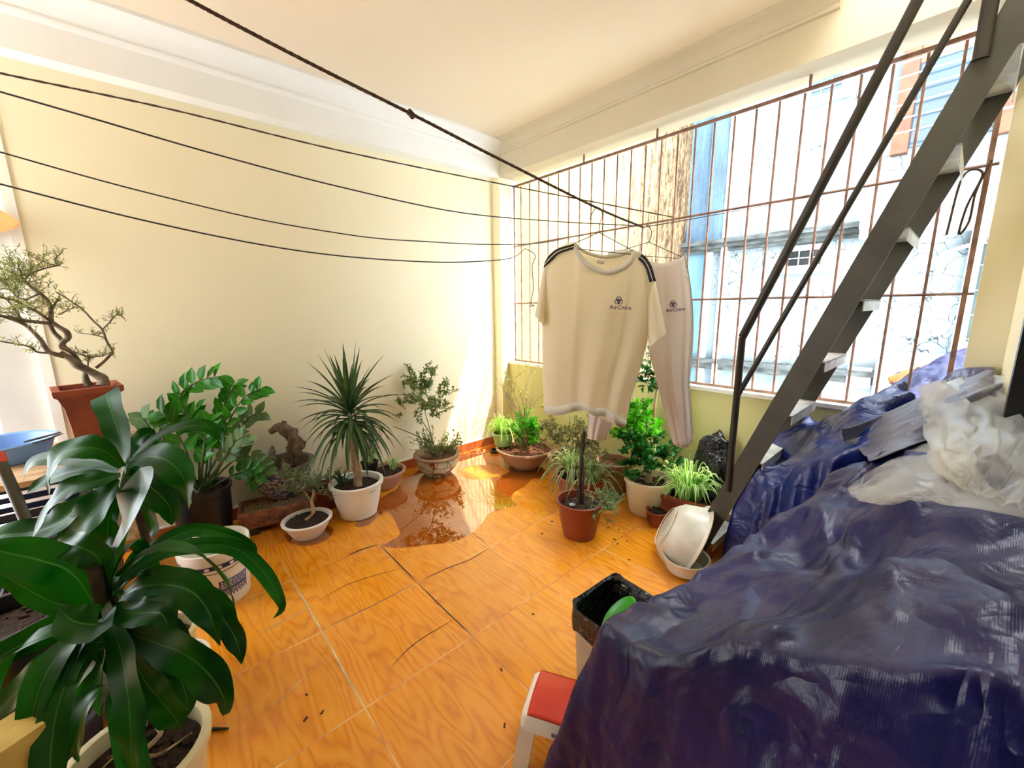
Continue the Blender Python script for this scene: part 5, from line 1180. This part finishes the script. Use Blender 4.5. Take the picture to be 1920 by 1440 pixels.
# terracotta bonsai pot
c = Vector((.10, -3.0, .76)); t24 = thing('potted_bonsai', c, 'gnarled old bonsai leaning left in a tall flared terracotta pot on the plank shelf', 'potted plant')
M = Matrix.Translation(c) @ Matrix.Rotation(math.radians(8), 4, 'Z'); m = MB()
Lp = [(.075, 0), (.088, .0), (.088, .02), (.082, .03), (.088, .12), (.098, .22), (.115, .275), (.128, .285), (.13, .31), (.128, .315), (.1, .315), (.098, .29)]
vs = [M @ Vector((a*s_, b*s_, z)) for s_, z in Lp for a, b in ((-1, -1), (1, -1), (1, 1), (-1, 1))]
m.add(vs, [(3, 2, 1, 0)]+[(j*4+k, j*4+(k+1) % 4, (j+1)*4+(k+1) % 4, (j+1)*4+k) for j in range(len(Lp)-1) for k in range(4)]); m.build('pot', 'terracotta', t24)
m = MB(); m.sheet(lambda u, v: M @ Vector(((u-.5)*.2, (v-.5)*.2, .29+.01*noise.noise(Vector((u*9, v*9, 0))))), 12, 12); m.build('soil', 'soil', t24)
dd = dep(c+Vector((0, 0, .32)))
mt = MB()
def PB(x, y, o=0): return P(x, y, dd-max(0, (190-x))*.0016+o)
def br(pts, r, dds=None): 
    V = [PB(x, y, (dds[i] if dds else 0)) for i, (x, y) in enumerate(pts)]; mt.tube(V, r, 8, 24); return V
rough_tube(mt, [PB(192, 722), PB(193, 712), PB(182, 704), PB(165, 695), PB(148, 686), PB(130, 672), PB(112, 661)], [.024, .02, .019, .018, .016, .013], 4, 10, 30, .14)
rough_tube(mt, [PB(168, 722, +.03), PB(160, 708, +.02), PB(160, 697)], [.018, .016, .012], 5, 8, 12, .14)
rough_tube(mt, [PB(150, 685), PB(140, 668, +.01), PB(125, 655, +.01), PB(115, 650), PB(120, 640), PB(128, 634, -.01), (PB(124, 622, -.02)), PB(108, 612), PB(96, 604)], [.013, .012, .012, .012, .013, .013, .011, .01], 6, 10, 36, .12)
rough_tube(mt, [PB(122, 652), PB(112, 635, +.02), PB(100, 622, +.02), PB(92, 606)], [.011, .01, .008], 7, 8, 16, .12)
E_ = []
E_ += [br([(120, 668), (92, 660), (78, 640), (62, 622), (45, 608), (20, 598), (0, 592), (-30, 585)], [.012, .008, .005])]
E_ += [br([(92, 606), (70, 604), (40, 600), (10, 594), (-25, 588)], [.009, .006])]
E_ += [br([(96, 604), (95, 580), (90, 565), (75, 550), (60, 540), (45, 525), (30, 515), (10, 505)], [.01, .007, .004])]
E_ += [br([(98, 580), (108, 560)], [.006, .003])]
E_ += [br([(92, 600), (70, 585), (50, 575), (30, 565), (10, 560), (-10, 555)], [.007, .003])]
E_ += [br([(45, 525), (60, 512), (85, 503), (105, 499), (113, 498)], [.005, .002])]
E_ += [br([(105, 499), (85, 492), (62, 482), (62, 477)], [.003, .0015])]; E_ += [br([(105, 496), (104, 484), (118, 472)], [.003, .0015])]
E_ += [br([(45, 525), (36, 505), (34, 485)], [.004, .002])]
E_ += [br([(180, 690), (195, 678), (208, 664), (212, 660), (200, 640), (192, 618), (175, 602), (155, 580), (140, 570), (120, 556), (105, 548)], [.007, .005, .003], [0, 0, .0, 0, .0, .0, .02, .02, .02, .02, .02])]
E_ += [br([(192, 618), (205, 605), (216, 592), (228, 592), (236, 602)], [.004, .0015])]; E_ += [br([(194, 632), (175, 628), (146, 624)], [.003, .0012])]
E_ += [br([(118, 650), (140, 660), (165, 668), (190, 668), (205, 662)], [.004, .002], [-.02]*5)]; E_ += [br([(90, 662), (70, 660), (55, 650), (30, 645), (0, 640)], [.005, .003])]
E_ += [br([(165, 690), (165, 670), (164, 660)], [.003, .0015])]; E_ += [br([(40, 600), (25, 575), (10, 560), (-10, 550)], [.005, .002], [.02]*4)]; E_ += [br([(75, 550), (50, 560), (30, 555), (10, 530), (-10, 520)], [.004, .002], [-.03]*5)]; E_ += [br([(110, 590), (130, 580), (150, 575)], [.003, .0015], [-.02]*3)]
mt.build('trunk', 'bark_grey', t24, auto='all')
ms, ml = MB(), MB(); rnd = random.Random(71)
for V in E_:
    C_ = catmull(V, 24)
    for k in range(20 if len(V) > 4 else 10):
        q = C_[rnd.randrange(5, 25)]
        if q.x < WA+.03 and q.y > -3.13: q.x = WA+.03
        d_ = Vector((rnd.uniform(-.8, .8), rnd.uniform(-.8, .8), rnd.uniform(-.2, 1)))
        twigs(ms, ml, q, d_, rnd.uniform(.02, .055), 0, .0012, (.017, .0045), rnd, .7, 6, leafstart=1)
for k in range(64):
    q = PB(rnd.uniform(-5, 80), rnd.uniform(495, 595), rnd.uniform(-.08, .06)); twigs(ms, ml, q, (rnd.uniform(-1, 1), rnd.uniform(-1, 1), rnd.uniform(-.2, .8)), .09, 1, .0014, (.018, .005), rnd, .7, 5)
ml.build('foliage', 'leaf_bonsai', t24, auto='all'); ms.build('twigs', 'twig', t24)
# basin on the shelf with tongs
c = on(15, 850, 2, .80); c = Vector((c.x-.02, c.y-.02, .76)); t25 = thing('basin', c, 'light blue plastic basin on the plank shelf beside the terracotta pot', 'basin')
m = MB(); m.lathe([(.001, 0), (.14, 0), (.15, .008), (.178, .085), (.19, .09), (.193, .096), (.188, .1), (.174, .094), (.145, .014), (.001, .01)], c, 40); m.build('basin_body', 'plastic_blue', t25)
m = MB(); d3 = dep(c+Vector((0, 0, .1)))
m.tube([on(45, 829, 2, .868), on(75, 821, 2, .872), on(112, 811, 2, .868)], [.010, .012, .008], 8, 8, flat=.4); m.tube([on(62, 831, 2, .868), on(90, 823, 2, .87), on(116, 813, 2, .867)], [.008, .01, .006], 8, 8, flat=.4)
tag(m.build('garden_tongs', 'plastic_black', None), 'black garden tool resting across the rim of the light blue basin', 'tool')
# broom-like pole with red tip, orange cloth, grey pipe at far left
m = MB(); m.tube([P(62, 1010, 1.5), P(25, 920, 1.5), P(-2, 862, 1.5)], .017, 10, 8); o = m.build('pole_shaft', 'steel_paint', None); 
po = thing('metal_pole', P(62, 1010, 1.5), 'grey metal pole with a red tip leaning at the left edge', 'pole')
m2 = MB(); m2.tube([P(68, 1024, 1.5), P(25, 920, 1.5), P(0, 866, 1.5)], .017, 10, 8); bpy.data.objects.remove(o); m2.build('shaft', 'steel_paint', po)
m2 = MB(); m2.tube([P(2, 868, 1.5), P(-6, 850, 1.5)], .019, 10); m2.build('end_cap', 'plastic_red', po, label='red end cap')
m = MB(); m.prism([P(x, y, 2.0) for x, y in ((-60, 400), (5, 400), (38, 420), (30, 428), (0, 437), (-60, 440))], (0, 0, .012)); tag(m.build('clay_tile', 'orange_cloth', None, False), 'orange clay tile edge jutting in at the left edge above the bonsai', 'tile')
m = MB(); m.tube([P(-80, 790, 2.4), P(-30, 752, 2.4), P(10, 752, 2.4), P(42, 775, 2.4), P(60, 815, 2.4), P(68, 850, 2.4)], .046, 14, 26); tag(m.build('bent_pipe', 'concrete_pipe', None), 'thick grey bent pipe arching behind the light blue basin', 'pipe')
# darker clutter at bottom left
c = on(20, 1210, 2, .3); c.z = 0; t26 = thing('large_planter', c, 'large dark pot at the left edge under the corn plant leaves', 'planter')
round_pot(t26, c, .17, .13, .42, 'plastic_black', soil_h=.36)
c = on(105, 1350, 2, .2); t27 = thing('flower_pot', Vector((c.x, c.y, 0)), 'dark navy plastic pot left of the nearest cream pot', 'pot'); round_pot(t27, Vector((c.x, c.y, 0)), .105, .08, .2, 'plastic_navy', soil_h=.16)
sack('cloth_bundle', on(180, 1320, 2, .14)+Vector((-.1, .06, -.05)), (.085, .085, .1), 'grey_cloth', 'grey cloth bundle beside the nearest cream pot', 'cloth', 8, .2)
c = on(15, 1400, 2, .6); M = Matrix.Translation(c) @ Matrix.Rotation(.5, 4, 'Z')
m = MB(); m.box((-.05, -.04, -.05), (.045, .04, .03), M); o = m.build('yellow_block', 'block_yellow', None, False); tag(o, 'dull yellow block at the bottom left corner of the view', 'block')
m = MB(); m.box((-.045, -.035, -c.z), (.04, .035, -.051), M); tag(m.build('support_post', 'plank_wood', None, False), 'wooden post carrying the yellow block at bottom left', 'post')

# ------------------------------------------------------------------ floor marks and puddles
def flatpoly(name, px, z, mat, hole=None):
    pts = catmull([on(x, y, 2, 0) for x, y in px+[px[0]]], len(px)*6)[:-1]
    bm_ = bmesh.new(); e = []
    def loop(pp):
        vs = [bm_.verts.new((p.x, p.y, z)) for p in pp]
        for i in range(len(vs)): e.append(bm_.edges.new((vs[i], vs[(i+1) % len(vs)])))
    loop(pts)
    if hole: loop(catmull([on(x, y, 2, 0) for x, y in hole+[hole[0]]], len(hole)*6)[:-1])
    bmesh.ops.triangle_fill(bm_, use_beauty=True, edges=e)
    for f in bm_.faces:
        f.normal_update()
        if f.normal.z < 0: f.normal_flip()
    me = bpy.data.meshes.new(name); bm_.to_mesh(me); bm_.free(); me.materials.append(MATS[mat]); o = bpy.data.objects.new(name, me); col.objects.link(o); return o
tag(flatpoly('puddle', [(716, 1024), (736, 1012), (749, 1002), (744, 985), (730, 962), (712, 966), (690, 985), (665, 985), (690, 955), (720, 930), (742, 918), (752, 905), (770, 895), (800, 870), (850, 857), (900, 842), (945, 832), (1000, 850), (1035, 868), (1030, 886), (1016, 897), (1000, 898), (985, 911), (962, 926), (960, 938), (968, 946), (945, 955), (918, 962), (905, 980), (882, 1002), (850, 1016), (800, 1022), (745, 1028)], .0015, 'puddle_water', [(862, 884), (880, 875), (915, 872), (945, 876), (955, 884), (935, 893), (900, 900), (870, 896)]), 'large shallow puddle reflecting the wall and plants on the tiled floor', 'puddle')
tag(flatpoly('puddle', [(532, 1005), (545, 1018), (575, 1024), (608, 1015), (625, 998), (618, 988), (590, 985), (550, 992)], .0015, 'puddle_water'), 'small wet patch around the little white bonsai pot', 'puddle')
def floor_line(px, w_, mat, name):
    pts = catmull([on(x, y, 2, .0) for x, y in px], 24); m = MB()
    m.ribbon([p+Vector((0, 0, .0012)) for p in pts], w_, (0, 0, 1), 0, 24, prof=lambda x: max(.15, math.sin(PI*min(1, max(0, x)))**.4)); return m.build(name, mat, bpy.data.objects['floor'], False)
for px, w_, mt_ in [([(712, 1022), (745, 1055), (781, 1091)], .007, 'plastic_black'), ([(781, 1091), (830, 1140), (885, 1192)], .006, 'plastic_black'), ([(918, 1027), (880, 1050), (840, 1065), (790, 1088)], .006, 'bark_dark'), ([(710, 1021), (680, 1030), (650, 1042)], .012, 'bark_dark'),
                 ([(597, 1126), (650, 1097), (700, 1080), (751, 1066)], .004, 'bark_dark'), ([(615, 1176), (700, 1135), (775, 1096)], .004, 'bark_dark'), ([(731, 1252), (780, 1205), (850, 1162)], .004, 'bark_dark'), ([(918, 1027), (900, 1010), (870, 990)], .003, 'bark_dark'),
                 ([(603, 1181), (548, 1088)], .008, 'wood_cut'), ([(603, 1181), (682, 1328)], .007, 'wood_cut'), ([(480, 1190), (540, 1160), (578, 1140)], .004, 'wood_cut'), ([(480, 1342), (540, 1300), (603, 1235)], .003, 'wood_cut')]:
    floor_line(px, w_, mt_, 'floor_crack')
rnd = random.Random(9)
for i, (x, y) in enumerate([(1140, 990), (1150, 985), (1165, 1008), (1152, 1012), (1158, 1020), (1170, 1000), (1035, 978), (1016, 1001), (1000, 1152), (940, 1256), (946, 1361), (604, 1336), (575, 1303), (573, 1349), (1180, 1050), (1175, 1015), (1145, 980), (1160, 993)]):
    c = on(x, y, 2, 0); s_ = rnd.uniform(.004, .011); m = MB(); m.box((-s_, -s_*.4, 0), (s_, s_*.4, .004), Matrix.Translation(c) @ Matrix.Rotation(rnd.uniform(0, 3), 4, 'Z'))
    o = m.build('leaf_crumb', 'litter_bit', None, False, loc=c)
    w_ = 'between the red-brown pot and the enamel basin' if x > 1120 else ('on the dry tiles left of the step stool' if x > 800 else 'right of the nearest cream pot')
    tag(o, 'dark crumb of litter '+w_, 'litter', 'crumbs '+w_)
m = MB(); m.tube([on(382, 1366, 2, .008), on(405, 1367, 2, .008), on(428, 1366, 2, .008)], [.004, .006, .004], 6, 6); tag(m.build('stick', 'bark_dark', None), 'short dark stick on the floor beside the nearest cream pot', 'stick')
# floor drain and grit at the corner
m = MB(); c = Vector((.12, -.22, 0)); m.lathe([(.05, 0), (.05, .03), (.035, .03), (.035, .005), (.001, .005)], c, 20); tag(m.build('floor_drain', 'plastic_black', None, loc=c), 'black drain fitting on the floor in the far corner', 'drain')
m = MB(); rnd = random.Random(2)
for _ in range(150):
    p = Vector((rnd.uniform(-.08, .06), rnd.uniform(-.85, -.25), .0)); s_ = rnd.uniform(.004, .011); m.box((-s_, -s_*.5, 0), (s_, s_*.5, .004), Matrix.Translation(p) @ Matrix.Rotation(rnd.uniform(0, 3), 4, 'Z'))
o = m.build('leaf_litter', 'bamboo', None, False); tag(o, 'scattering of dry pale leaf bits along the skirting right of the painted pot', 'leaf litter'); o['kind'] = 'stuff'

# ------------------------------------------------------------------ tarpaulins
def idw(pts, x, y, p=2.6):
    s = w_ = 0
    for (a, b, z) in pts:
        d2 = (x-a)**2+(y-b)**2; k = 1/(d2+5e-3)**(p/2); s += k*z; w_ += k
    return s/w_
def poly_dist(poly, x, y):
    ins = False; best = 1e9; n = len(poly)
    for i in range(n):
        x0, y0 = poly[i]; x1, y1 = poly[(i+1) % n]
        if (y0 > y) != (y1 > y) and x < (x1-x0)*(y-y0)/(y1-y0)+x0: ins = not ins
        dx, dy = x1-x0, y1-y0; t_ = max(0, min(1, ((x-x0)*dx+(y-y0)*dy)/(dx*dx+dy*dy))); best = min(best, (x-x0-t_*dx)**2+(y-y0-t_*dy)**2)
    return math.sqrt(best)*(1 if ins else -1)
def smin(a, b, k):
    h = max(0, min(1, .5+.5*(b-a)/k)); return b*(1-h)+a*h-k*h*(1-h)
def ridge(x, y, ax, ay, bx, by, w_, h):
    dx, dy = bx-ax, by-ay; t_ = max(0, min(1, ((x-ax)*dx+(y-ay)*dy)/(dx*dx+dy*dy))); d2 = (x-ax-t_*dx)**2+(y-ay-t_*dy)**2
    return h*math.exp(-d2/(w_*w_))
def tarp(name, poly, ctrl, box_, st, mat, label, slope=6, folds=.02, rid=(), seed=0, k=.06, obj_label=None):
    x0, x1, y0, y1 = box_; nx, ny = int((x1-x0)/st), int((y1-y0)/st); m = MB(); H = {}; idx = {}
    for j in range(ny+1):
        for i in range(nx+1):
            x, y = x0+i*st, y0+j*st
            q = Vector((x*3.1+seed, y*3.1, 0)); d_ = poly_dist(poly, x, y)+folds*1.6*noise.noise(q*1.5)+folds*1.5*(1-2.2*abs(noise.noise(q*2.1)))+folds*.8*(1-2.2*abs(noise.noise(q*4.3)))
            if d_ < -.0 or (x > 3.31 and y > -.76): continue
            top = idw(ctrl, x, y)+folds*.9*noise.noise(q*1.4)+folds*.6*(1-2*abs(noise.noise(q*2.3+Vector((5, 0, 0)))))+folds*.25*(1-2*abs(noise.noise(q*5.3+Vector((2, 9, 0)))))
            for r_ in rid:
                if abs(x-(r_[0]+r_[2])/2) < .4 and abs(y-(r_[1]+r_[3])/2) < .4: top += ridge(x, y, *r_)
            z = smin(top, d_*slope+.0, k); z = max(.004, z)
            idx[(i, j)] = len(m.v); m.v.append((x, y, z))
    for j in range(ny):
        for i in range(nx):
            c4 = [(i, j), (i+1, j), (i+1, j+1), (i, j+1)]
            if all(c_ in idx for c_ in c4): m.f.append([idx[c_] for c_ in c4]); m.uv.append(None)
    return m
# main heap
ctrl = [(2.66, -1.62, .60), (2.60, -1.78, .57), (2.72, -1.54, .61), (2.965, -1.40, .66), (3.09, -1.45, .76), (2.98, -1.72, .66), (2.82, -1.85, .60), (3.05, -1.80, .80), (3.17, -1.82, .93), (3.28, -1.82, 1.0), (3.19, -1.70, .99), (3.16, -1.36, .98), (3.05, -1.2, .86), (2.9, -1.1, .74), (2.80, -1.2, .70), (3.0, -.95, .90), (3.28, -1.4, 1.03), (3.28, -1.1, 1.06), (3.13, -1.0, 1.02), (3.08, -.7, 1.02), (3.15, -.4, 1.08), (3.28, -.5, 1.16), (3.28, -.1, 1.18), (3.5, -1.8, 1.04), (3.5, -1.4, 1.06), (3.5, -1.0, 1.1), (3.0, -.75, .96), (2.9, -.95, .84), (2.85, -1.35, .65), (2.78, -1.7, .60)]
poly = [(2.60, -1.58), (2.565, -1.80), (2.535, -2.06), (2.8, -2.10), (3.7, -2.16), (3.7, .2), (3.0, .2), (2.94, -.35), (2.86, -.8), (2.73, -1.1), (2.66, -1.4)]
rr = random.Random(5); CR = []
for k_ in range(46):
    ax_, ay_ = rr.uniform(2.6, 3.45), rr.uniform(-2.0, -.5); an_ = rr.gauss(math.radians(60), .55); ln_ = rr.uniform(.12, .42); CR.append((ax_, ay_, ax_+ln_*math.cos(an_), ay_+ln_*math.sin(an_), rr.uniform(.008, .022), rr.uniform(.008, .024)*rr.choice((1, 1, -1))))
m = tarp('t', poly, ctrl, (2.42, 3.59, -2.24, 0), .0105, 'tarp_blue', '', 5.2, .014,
         [(2.62, -1.75, 2.60, -2.02, .02, .05), (3.12, -1.3, 3.3, -1.8, .05, .03), (2.95, -1.2, 3.05, -1.5, .02, .03), (2.7, -1.6, 2.98, -1.32, .015, .015)]+CR+[(2.78, -2.06, 3.02, -1.90, .03, .035), (2.98, -2.1, 3.28, -1.96, .03, .03)], 1.7)
tp1 = thing('tarpaulin', (2.95, -1.2, 0), 'huge dark blue tarpaulin draped over a heap along the right side', 'tarpaulin')
from mathutils.bvhtree import BVHTree
BV = BVHTree.FromPolygons([Vector(v) for v in m.v], m.f)
def surf(px, py, off=.02, fb=1.5):
    r = ray(px, py); h = BV.ray_cast(CAM, r.normalized(), 9)
    return (h[3]/r.length-off) if h[0] else fb
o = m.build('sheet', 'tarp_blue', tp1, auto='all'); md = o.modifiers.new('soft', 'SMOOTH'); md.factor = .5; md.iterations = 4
# rolled fold along near-left edge
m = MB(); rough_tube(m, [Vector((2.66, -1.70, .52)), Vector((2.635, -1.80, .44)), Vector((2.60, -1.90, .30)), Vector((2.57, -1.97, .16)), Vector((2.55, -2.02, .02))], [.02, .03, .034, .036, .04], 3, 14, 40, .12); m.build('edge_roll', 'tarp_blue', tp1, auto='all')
# second, brighter tarpaulin behind
ctrl2 = [(2.64, -.35, .66), (2.79, -.3, .93), (2.93, -.25, 1.03), (3.05, -.2, 1.06), (2.75, -.1, .8), (2.57, -.3, .34), (3.05, -.05, 1.08), (2.86, -.55, .84), (3.0, -.5, 1.0), (2.68, -.55, .5)]
poly2 = [(2.50, -.46), (2.46, -.25), (2.5, .06), (3.2, .06), (3.1, -.6), (2.93, -.85), (2.70, -.74)]
m = tarp('t', poly2, ctrl2, (2.42, 3.12, -.9, .08), .012, 'tarp_bright', '', 7, .04, (), 6.1)
tp2 = thing('tarpaulin', (2.85, -.4, 0), 'brighter blue tarpaulin bunched behind the big one under the ladder', 'tarpaulin'); o = m.build('sheet', 'tarp_bright', tp2, auto='all'); md = o.modifiers.new('soft', 'SMOOTH'); md.factor = .5; md.iterations = 3
# folded sheet with orange lining on top of the back
tp3 = thing('folded_tarpaulin', (3.1, -.2, 1.1), 'folded blue tarpaulin with an orange lining corner, on top of the heap by the window', 'tarpaulin')
def quadsheet(c00, c10, c11, c01, nu, nv, amp, seed, bulge=0):
    def fn(u, v):
        p = (c00*(1-u)+c10*u)*(1-v)+(c01*(1-u)+c11*u)*v; q = Vector((u*3+seed, v*3, 0)); p = p+Vector((0, 0, amp*noise.noise(q)+amp*.5*(1-2*abs(noise.noise(q*2.4)))+bulge*math.sin(PI*u)*math.sin(PI*v))); return p+Vector((amp*.4*noise.noise(q*2), 0, 0))
    return fn
dA = 3.0
BV_ = None
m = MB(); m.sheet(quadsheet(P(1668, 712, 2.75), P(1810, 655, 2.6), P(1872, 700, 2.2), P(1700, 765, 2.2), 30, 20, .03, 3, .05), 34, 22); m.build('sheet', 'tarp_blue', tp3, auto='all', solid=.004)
m = MB(); m.sheet(quadsheet(P(1664, 712, 2.76), P(1810, 654, 2.62), P(1800, 662, 2.58), P(1676, 724, 2.68), 30, 6, .0, 3, .012), 30, 5); m.build('orange_lining', 'tarp_orange', tp3, auto='all', solid=.004)
m = MB(); m.sheet(quadsheet(P(1664, 708, 2.72), P(1725, 684, 2.66), P(1700, 702, 2.60), P(1672, 726, 2.62), 30, 6, .0, 3, .012), 16, 5); m.build('orange_lining', 'tarp_orange', tp3, auto='all', solid=.003)
m = MB(); cc_ = P(1671, 717, 2.58); m.tube([cc_+RT*.009*math.cos(a)+UP*.009*math.sin(a) for a in [k*PI/6 for k in range(13)]], .003, 5); m.build('eyelet', 'plastic_black', tp3)
# grey tarp folds on top right + grey cloth
def GS(u, v):
    x = 1560+(1850-1560)*u+60*v; y = 815-(815-695)*u+(70-10*u)*v; d = surf(x, y, .03+.03*math.sin(PI*u)*math.sin(PI*v), 1.7)
    return P(x, y, d)
gs = [[GS(i/16, j/8) for j in range(9)] for i in range(17)]
for it in range(3):
    gs = [[(gs[i][j]*2+gs[max(0, i-1)][j]+gs[min(16, i+1)][j]+gs[i][max(0, j-1)]+gs[i][min(8, j+1)])/6 for j in range(9)] for i in range(17)]
def GF(u, v):
    a = u*16; i = min(int(a), 15); b_ = v*8; j = min(int(b_), 7); fa, fb = a-i, b_-j
    p = (gs[i][j]*(1-fa)+gs[i+1][j]*fa)*(1-fb)+(gs[i][j+1]*(1-fa)+gs[i+1][j+1]*fa)*fb
    return p+(-FWD*.4+Vector((0, 0, .7)))*(.03*(1-2*abs(noise.noise(Vector((u*1.5, v*2.4, 3)))))+.012*(1-2*abs(noise.noise(Vector((u*3, v*6, 7))))))
m = MB(); m.sheet(GF, 64, 40); tag(m.build('grey_sheet', 'tarp_grey', None, auto='all', solid=.003), 'dusty grey-blue folded sheet on the heap beneath the clear plastic', 'sheet')
sack('cloth_bundle', P(1882, 698, 2.05), (.05, .07, .035), 'grey_cloth', 'small pale grey cloth bundle at the right wall corner on the heap', 'cloth', 15, .2)

# clear plastic bags
def crumple(name, rows, mat, label, cat, amp, seed, nu=14, nv=11, thick=.05):
    """rows: list of rows of (px,py,d) control points"""
    R_ = [[P(*q) for q in r_] for r_ in rows]
    def base(u, v):
        cs = [catmull(r_, 30) for r_ in R_]; return cs
    cs = [catmull(r_, 60) for r_ in R_]
    def fn0(u, v, s_):
        col_ = [lerpl(c_, u) for c_ in cs]; c2_ = catmull(col_, 40) if len(col_) > 2 else col_; p = lerpl(c2_, v)
        q = Vector((u*5+seed, v*5, s_*3)); n_ = (1-2*abs(noise.noise(q)))*1.0+.55*(1-2*abs(noise.noise(q*2.3)))+.25*(1-2*abs(noise.noise(q*5.1)))
        return p+(-FWD*.6+Vector((0, 0, .6)))*(amp*n_+s_*thick*math.sin(PI*u)*math.sin(PI*v))
    m = MB(); rq = random.Random(seed)
    precol = [[lerpl(c_, i/nu) for c_ in cs] for i in range(nu+1)]; precol = [catmull(k_, 40) for k_ in precol]
    def mk(s_):
        def fn(u, v):
            p = lerpl(precol[int(round(u*nu))], v); e_ = max(0, math.sin(PI*u)*math.sin(PI*v)); n_ = rq.uniform(-1, 1.2)
            return p+(-FWD*.6+Vector((0, 0, .6)))*(amp*n_*(.35+.65*e_)+s_*thick*e_**.5)+RT*rq.uniform(-1, 1)*amp*.5+UP*rq.uniform(-.6, .6)*amp*.5
        return fn
    m.sheet(mk(1), nu, nv); m.sheet(mk(-.3), nu, nv)
    o = m.build(name, mat, None, True, auto='all', loc=R_[0][0]); at_ = o.data.attributes.new('crease_edge', 'FLOAT', 'EDGE')
    for e_ in at_.data: e_.value = rq.choice((0, .6, .9, 1))
    md = o.modifiers.new('soft', 'SUBSURF'); md.levels = 2; md.render_levels = 2
    return tag(o, label, cat)
def SR(pts, off, fb): return [(x, y, surf(x, y, off+o_, fb)) for x, y, o_ in pts]
crumple('plastic_bag', [SR([(1722, 722, .02), (1790, 712, .02), (1860, 706, .02), (1940, 712, .02)], .03, 1.5), SR([(1732, 800, .04), (1800, 790, .07), (1870, 780, .07), (1950, 790, .06)], .04, 1.4), SR([(1745, 850, .03), (1810, 860, .1), (1880, 860, .1), (1960, 870, .06)], .04, 1.3), SR([(1760, 890, .02), (1820, 925, .05), (1890, 945, .05), (1960, 960, .04)], .04, 1.2)], 'clear_plastic', 'crumpled clear plastic bag on top of the tarpaulin at the right edge', 'plastic bag', .030, 4)
crumple('plastic_bag', [SR([(1588, 915, .0), (1660, 868, .01), (1735, 832, .01), (1790, 815, .01)], .03, 1.4), SR([(1600, 930, .01), (1680, 900, .02), (1750, 880, .02), (1830, 870, .01)], .03, 1.4), SR([(1622, 942, .01), (1700, 925, .02), (1790, 922, .02), (1870, 930, .01)], .03, 1.4), SR([(1660, 946, 0), (1720, 940, .01), (1830, 955, .01), (1950, 975, .01)], .03, 1.3)], 'clear_plastic', 'second clear plastic bag, its flat tip pointing left over the tarpaulin', 'plastic bag', .012, 9, thick=.02)
